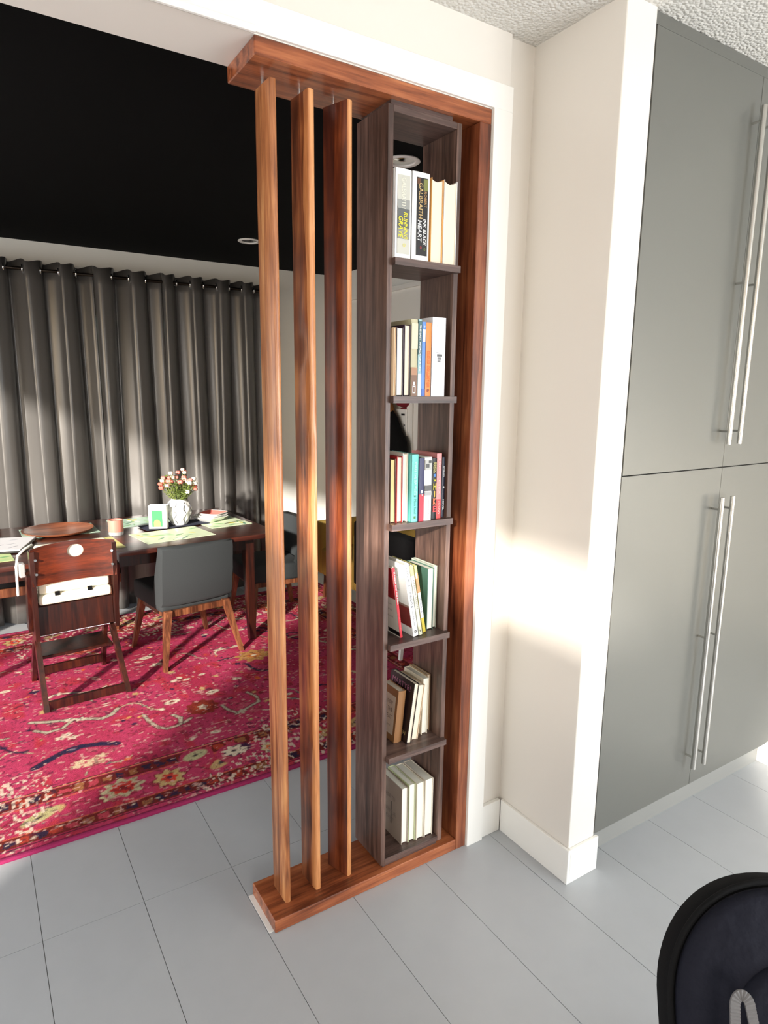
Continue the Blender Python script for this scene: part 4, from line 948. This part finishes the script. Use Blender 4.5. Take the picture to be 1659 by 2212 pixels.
MB().box(-W_ * .90, W_ * .90, -0.09, 0.26, 0.50, 0.516, bev=0.003).done('seat', M['espresso'], hc)
MB().box(-W_ * .92, W_ * .92, -0.110, -0.094, 0.375, 0.535, bev=0.003).done('seat_panel', M['espresso'], hc)
# backrest: curved plywood with hand hole (built as strips round an oval hole)
n, mrows = 32, 14
def backpt(u, v):   # u -1..1 , v 0..1
    top = 0.865 + 0.018 * math.cos(u * PI / 2) - 0.01
    zz = 0.660 + (top - 0.660) * v
    return Vector((u * 0.205, -0.155 + 0.035 * (1 - u * u) * 0.9, zz))
b = MB(); N_ = 40
def ringpt(a, t_):
    # superellipse from hole (t=0) to rectangle edge (t=1)
    hx_, hz_ = 0.20, 0.16
    c, s_ = math.cos(a), math.sin(a)
    inner = (hx_ * c * 0.98 + 0.06, hz_ * s_ + 0.74)
    k_ = max(abs(c), abs(s_)); outer = (c / k_, 0.5 + 0.5 * s_ / k_)
    return (inner[0] * (1 - t_) + outer[0] * t_, inner[1] * (1 - t_) + outer[1] * t_)
front, backr = [], []
for t_ in (0, 0.25, 0.5, 0.75, 1.0):
    ra, rb = [], []
    for q in range(N_):
        u, v = ringpt(2 * PI * q / N_ + PI / 4 * 0, t_); p_ = backpt(u, v); ra.append(p_ + Vector((0, -0.006, 0))); rb.append(p_ + Vector((0, 0.006, 0)))
    front.append(ra); backr.append(rb)
b.loft([backr[0]] + front + backr[::-1], cap=False)
bmesh.ops.remove_doubles(b.b, verts=b.b.verts, dist=1e-5)
b.done('backrest', M['ply'], hc, smooth=35, label='glossy curved plywood backrest with oval hand hole')
# cream cushion: seat pad and roll behind backrest
def pad(x0, x1, y0, y1, z0, z1, mtl, name, par, puff=0.25):
    b = MB().box(x0, x1, y0, y1, z0, z1, bev=min(z1 - z0, y1 - y0) * 0.42, seg=4); return b.done(name, mtl, par, smooth=80)
pad(-0.180, 0.180, -0.135, 0.235, 0.545 + 0.0, 0.600, M['cream'], 'seat_cushion', hc)
pad(-0.175, 0.175, -0.120, -0.075, 0.60, 0.86, M['cream'], 'back_cushion', hc)
for sx in (-0.09, 0.07):
    MB().box(sx - 0.012, sx + 0.012, -0.137, -0.128, 0.590, 0.612).done('cushion_tie', M['blackfab'], hc)
# white guard bar on the left, clear bracket on both sides
MB().tube([(-0.262, -0.06, 0.60), (-0.262, -0.09, 0.76), (-0.250, -0.08, 0.815), (-0.215, -0.06, 0.84), (-0.17, 0.0, 0.846)], 0.0065, n=8).done('guard_bar', M['whiteplastic'], hc, smooth=60)
MB().box(-0.252, -0.222, -0.10, -0.05, 0.70, 0.775, bev=0.006).done('guard_bracket', M['clearplastic'], hc, smooth=40)
MB().box(0.222, 0.250, -0.06, -0.01, 0.70, 0.765, bev=0.006).done('guard_bracket', M['clearplastic'], hc, smooth=40)
# tray with printed sheet at the left of the table
o = thing('printed_tray', 'white leaf-printed tray with black rim at the left edge', 'tray', (-1.445, 2.64, TT + 0.0035), (0, 0, R2(-18)))
MB().box(-0.29, 0.26, -0.15, 0.20, 0.0, 0.012, bev=0.004).done('base', M['blackplastic'], o)
MB().box(-0.287, 0.257, -0.147, 0.197, 0.012, 0.020, bev=0.003).done('sheet', C_(236, 236, 240), o)
r = random.Random(9)
for k in range(24):
    cx, cy, a, l_, w_ = r.uniform(-.22, .20), r.uniform(-.10, .15), r.uniform(0.4, 1.2), r.uniform(0.02, 0.035), r.uniform(0.003, 0.007)
    pts = [(cx + l_ * u * math.cos(a) - w_ * math.sin(PI * (u + 1) / 2) * s_ * math.sin(a), cy + l_ * u * math.sin(a) + w_ * math.sin(PI * (u + 1) / 2) * s_ * math.cos(a)) for s_, us in ((1, (-1, -.5, 0, .5)), (-1, (1, .5, 0, -.5))) for u in us]
    MB().prism(pts, 0.0198, 0.0204 + 0.00002 * k).done('leaf_print', C_(150, 152, 164), o)
placemat('leaf patterned placemat at the left edge in front of the printed tray', -1.44, 2.36, 0.30, 0.20, R2(4), C_(196, 214, 150), 12)

# ------------------------------------------------------------------ upholstered dining chairs
def dining_chair(lab, loc, rz, group='upholstered dining chairs'):
    """faces +y in its own frame; back toward -y"""
    o = thing('dining_chair', lab, 'chair', loc, (0, 0, rz), group)
    w = 0.235
    # seat: thick upholstered block
    MB().box(-w + 0.004, w - 0.004, -0.165, 0.27, 0.335, 0.455, bev=0.035, seg=4).done('seat', M['greyfab'], o, smooth=80)
    # curved wrap-around back
    rings = []
    for z_, yo, k in ((0.375, -0.185, 1.0), (0.40, -0.205, 1.0), (0.56, -0.225, 1.01), (0.70, -0.240, 1.0), (0.735, -0.238, 0.99), (0.742, -0.225, 0.97)):
        out = []
        fr_ = 0.085 if z_ < 0.45 else 0.085 - 0.075 * (z_ - 0.45) / 0.29     # side wings get shorter upward
        outer = [(-w * k, yo + 0.055 + fr_), (-w * k, yo + 0.045), (-w * k * 0.97, yo + 0.015), (-w * k * 0.6, yo - 0.004), (0, yo - 0.010), (w * k * 0.6, yo - 0.004), (w * k * 0.97, yo + 0.015), (w * k, yo + 0.045), (w * k, yo + 0.055 + fr_)]
        th = 0.045
        inner = [(w * k - th, yo + 0.055 + fr_), (w * k - th, yo + 0.075), (w * k * 0.55, yo + 0.050), (0, yo + 0.045), (-w * k * 0.55, yo + 0.050), (-w * k + th, yo + 0.075), (-w * k + th, yo + 0.055 + fr_)]
        rings.append([(x, y, z_) for x, y in outer + inner])
    b = MB().loft(rings); b.done('backrest', M['greyfab'], o, smooth=50)
    b = MB(); b.box(-0.20, 0.20, -0.175, -0.150, 0.300, 0.340); b.box(-0.20, 0.20, 0.20, 0.225, 0.300, 0.340); b.box(-0.205, -0.18, -0.15, 0.2, 0.300, 0.340); b.box(0.18, 0.205, -0.15, 0.2, 0.300, 0.340)
    b.done('seat_rail', M['legwood'], o)
    for sx in (-1, 1):
        for sy in (-1, 1):
            y0_ = -0.165 if sy < 0 else 0.212; y1_ = -0.245 if sy < 0 else 0.255
            MB().taper((sx * 0.190, y0_, 0.345), (sx * 0.255, y1_, 0.0), 0.022, 0.012).done('leg', M['legwood'], o)
    return o
dining_chair('charcoal upholstered dining chair with splayed brown legs, back to the viewer', (-0.355, 2.385, RH), R2(9))
c2 = dining_chair('charcoal upholstered dining chair at the right end of the table, partly behind slats', (0.375, 2.68, RH), R2(88))
# bench on the window side
bn = thing('bench', 'long black padded bench with brown rail on the window side of the table', 'bench', (-1.25, 3.10, 0))
MB().box(-0.75, 0.62, -0.14, 0.14, 0.415, 0.470, bev=0.018, seg=3).done('seat_pad', M['blackfab'], bn, smooth=60)
MB().box(-0.75, 0.62, -0.13, 0.13, 0.355, 0.414, bev=0.003).done('rail', M['legwood'], bn)
for x in (-0.70, 0.57):
    for y in (-0.10, 0.10):
        MB().taper((x, y, 0.356), (x, y, RH), 0.020, 0.016).done('leg', M['legwood'], bn)

# ------------------------------------------------------------------ things glimpsed along the right wall
ac = thing('armchair', 'mustard yellow armchair glimpsed between the slats', 'armchair', (1.12, 2.62, RH), (0, 0, R2(90)))
MB().box(-0.26, 0.26, -0.25, 0.25, 0.20, 0.42, bev=0.03, seg=3).done('seat', M['mustard'], ac, smooth=60)
MB().box(-0.26, 0.26, -0.255, -0.17, 0.30, 0.62, bev=0.03, seg=3).done('backrest', M['mustard'], ac, smooth=60)
for s in (-1, 1):
    MB().box(s * 0.30 - 0.05, s * 0.30 + 0.05, -0.25, 0.25, 0.20, 0.63, bev=0.03, seg=3).done('armrest', M['mustard'], ac, smooth=60)
    for sy in (-1, 1): MB().taper((s * 0.26, sy * 0.19, 0.21), (s * 0.27, sy * 0.21, 0), 0.022, 0.014).done('leg', M['legwood'], ac)
bs = thing('side_chair', 'black padded chair with white legs glimpsed behind the bookcase', 'chair', (0.99, 1.76, RH), (0, 0, R2(-90)))
MB().box(-0.24, 0.24, -0.24, 0.24, 0.36, 0.46, bev=0.03, seg=3).done('seat', M['blackfab'], bs, smooth=60)
MB().box(-0.36, 0.36, -0.26, -0.18, 0.34, 0.79, bev=0.03, seg=3).done('backrest', M['blackfab'], bs, smooth=60)
for s in (-1, 1):
    for sy in (-1, 1): MB().taper((s * 0.19, sy * 0.19, 0.362), (s * 0.24, sy * 0.26, 0), 0.016, 0.010).done('leg', M['whiteplastic'], bs)
# coat on a hook, cap above, wall panel
ct = thing('coat', 'black coat with mustard collar hanging on the right wall', 'coat', (XD - 0.09, 2.63, 1.60))
rings = []
for z_, wy, dx in ((0.0, 0.05, 0.03), (-0.06, 0.08, 0.045), (-0.12, 0.14, 0.06), (-0.20, 0.19, 0.07), (-0.30, 0.27, 0.075), (-0.45, 0.30, 0.08), (-0.65, 0.32, 0.08), (-0.82, 0.33, 0.075)):
    rings.append([(dx * math.sin(a) * (1 + 0.12 * math.sin(5 * a + z_ * 6)), wy * math.cos(a) * (1 + 0.04 * math.sin(7 * a)), z_) for a in [2 * PI * q / 28 for q in range(28)]])
MB().loft(rings).done('coat_body', M['blackfab'], ct, smooth=60)
rings = []
for z_, wy, dx in ((0.0, 0.045, 0.04), (-0.03, 0.085, 0.055), (-0.10, 0.100, 0.068), (-0.14, 0.085, 0.072)):
    rings.append([(-0.004 + dx * math.sin(a), wy * math.cos(a), z_ + 0.004) for a in [2 * PI * q / 20 for q in range(20)]])
MB().loft(rings).done('collar', C_(150, 100, 50, 0.9), ct, smooth=60, label='mustard brown collar')
MB().tube([(0.088, 0, 0.05), (0.03, 0, 0.045), (0.0, 0, 0.03), (0.0, 0, -0.005)], 0.006, n=8).done('hook', M['steel'], ct, smooth=40)
cp = thing('cap', 'dark red cap hanging above the coat', 'cap', (XD - 0.005, 2.47, 1.635), (0, R2(-90), 0))
MB().lathe([(0.085, 0), (0.085, 0.02), (0.075, 0.06), (0.05, 0.085), (0.001, 0.095)], n=24).done('crown', C_(120, 20, 34, 0.9), cp, smooth=50)
MB().prism([(-0.085, -0.03)] + [(-0.085 - 0.07 * math.sin(a), 0.07 * math.cos(a)) for a in [PI - PI * q / 10 for q in range(11)]][::-1], 0.0, 0.005).done('brim', C_(120, 20, 34, 0.9), cp)
wp = thing('wall_panel', 'white intercom panel with dark slot beside the coat', 'wall panel', (XD - 0.022, 2.47, 1.44))
MB().box(-0.012, 0.022, -0.05, 0.105, -0.10, 0.10, bev=0.003).done('housing', M['whiteplastic'], wp)
MB().box(-0.0135, -0.0115, -0.025, 0.02, 0.052, 0.066).done('slot', M['blackplastic'], wp)
MB().box(-0.0135, -0.0115, -0.030, -0.012, -0.024, -0.016).done('button', M['blackplastic'], wp)
text('SIGNAL', wp, (-0.0125, 0.03, 0.045), (0, 0, -1), (0, -1, 0), 0.06, 0.008, grey)

# ------------------------------------------------------------------ padded child seat (stroller) in the near corner
sr = thing('stroller', 'black padded stroller seat with grey webbing strap in the near right corner', 'stroller', (-0.271, -1.187, -0.0), (0, 0, R2(-32.6)))
# local frame: +x to the viewer's right, -y toward the viewer
cxs = 0.035
def arch(w, r_top, drop, n=36):
    """outline of the back in its own plane (u across, v down from the apex)"""
    pts = []
    for k in range(n + 1):
        a = PI * k / n
        ca, sa = math.cos(a), math.sin(a)
        pts.append((-w * math.copysign(abs(ca) ** 0.94, ca), -r_top * (1 - abs(sa) ** 0.94)))
    L = [(-w * 1.02, -drop)]; Rr = [(w * 1.02, -drop)]
    return L + pts + Rr
tilt = R2(24)
def bpnt(u, v, d):   # u across, v down(-)/up, d toward the viewer side normal
    return Vector((cxs + u, 0.10 + (v * math.sin(tilt)) - d * math.cos(tilt), 0.742 + v * math.cos(tilt) + d * math.sin(tilt)))
def shell(scale, d0, d1, name, mtl, inset=0.0, drop=0.52, dome=0.0):
    out = arch(0.222 * scale, 0.225 * scale, drop)
    out = [(u, v - inset) for u, v in out]
    rings = []
    for f, dd in ((1.0, d0), (1.0, (d0 + d1) / 2), (0.965, d1 - (d1 - d0) * 0.15), (0.90, d1), (0.70, d1 + dome * 0.6), (0.45, d1 + dome), (0.15, d1 + dome * 1.05)):
        rings.append([bpnt(u * f, (v + drop / 2 + inset / 2) * f - drop / 2 - inset / 2, dd) for u, v in out])
    rings = [[bpnt(u * 0.9, (v + drop / 2) * 0.9 - drop / 2, d0 - 0.005) for u, v in out]] + rings
    return MB().loft(rings).done(name, mtl, sr, smooth=50)
shell(1.0, -0.045, 0.01, 'back_shell', M['blackfab'])
shell(0.955, 0.012, 0.042, 'liner_cushion', M['navyfab'], inset=0.010, dome=0.030, drop=0.50)
shell(0.62, 0.055, 0.085, 'head_pillow', M['navyfab'], inset=0.115, dome=0.014, drop=0.42)
rim = [bpnt(u * 1.0, v, 0.012) for u, v in arch(0.220, 0.223, 0.51)]
MB().tube(rim, 0.006, n=8).done('piping', M['blackfab'], sr, smooth=60)
# seat base and legs
MB().box(cxs - 0.20, cxs + 0.20, -0.42, -0.10, 0.30, 0.36, bev=0.025, seg=3).done('seat_pad', M['navyfab'], sr, smooth=60)
# webbing loop: ribbed strap bent over itself
ux0, v0 = -0.135, 0.0
pts = [(ux0 - 0.030, -0.36), (ux0 - 0.0215, -0.25)] + [(ux0 - 0.0135 * math.cos(PI * q / 10), -0.170 + 0.020 * math.sin(PI * q / 10)) for q in range(11)] + [(ux0 + 0.022, -0.25), (ux0 + 0.032, -0.36)]
b = MB()
path = []
for (a, b0), (c, d0) in zip(pts[:-1], pts[1:]):
    ns = max(1, int(round(math.hypot(c - a, d0 - b0) / 0.0026)))
    for s_ in range(ns):
        q = s_ / ns; path.append((a * (1 - q) + c * q, b0 * (1 - q) + d0 * q + v0))
rings = []
for i, (u, v) in enumerate(path):
    j = min(i + 1, len(path) - 1); k0 = max(i - 1, 0)
    du, dv_ = path[j][0] - path[k0][0], path[j][1] - path[k0][1]; L_ = math.hypot(du, dv_) or 1; nu, nv = -dv_ / L_, du / L_
    hw = 0.0085; rr = 0.0016 * (1 if i % 2 else 0)
    e = 0.112
    rings.append([bpnt(u - nu * hw, v - nv * hw, e), bpnt(u + nu * hw, v + nv * hw, e), bpnt(u + nu * hw, v + nv * hw, e + 0.003 + rr), bpnt(u - nu * hw, v - nv * hw, e + 0.003 + rr)])
b.loft(rings); b.done('webbing_loop', M['webbing'], sr, smooth=20, label='grey ribbed webbing loop')
for s in (-1, 1):
    MB().tube([(cxs + s * 0.17, 0.10, 0.50), (cxs + s * 0.19, -0.10, 0.36), (cxs + s * 0.22, -0.40, 0.08)], 0.011, n=10).done('frame_tube', M['blackplastic'], sr, smooth=60)
    MB().tube([(cxs + s * 0.22, -0.18, 0.36), (cxs + s * 0.22, 0.12, 0.10)], 0.011, n=10).done('frame_tube', M['blackplastic'], sr, smooth=60)
    for yy in (-0.40, 0.12):
        MB().lathe([(0.001, -0.018), (0.06, -0.018), (0.082, -0.012), (0.084, 0.0), (0.082, 0.012), (0.06, 0.018), (0.001, 0.018)], n=28).done('wheel', M['blackplastic'], sr, smooth=40, loc=(cxs + s * 0.22, yy, 0.0842), rot=(0, PI / 2, 0))
MB().tube([(cxs - 0.22, -0.40, 0.084), (cxs + 0.22, -0.40, 0.084)], 0.008, n=8).done('axle', M['steel'], sr, smooth=40)
MB().tube([(cxs - 0.22, 0.12, 0.10), (cxs + 0.22, 0.12, 0.10)], 0.008, n=8).done('axle', M['steel'], sr, smooth=40)
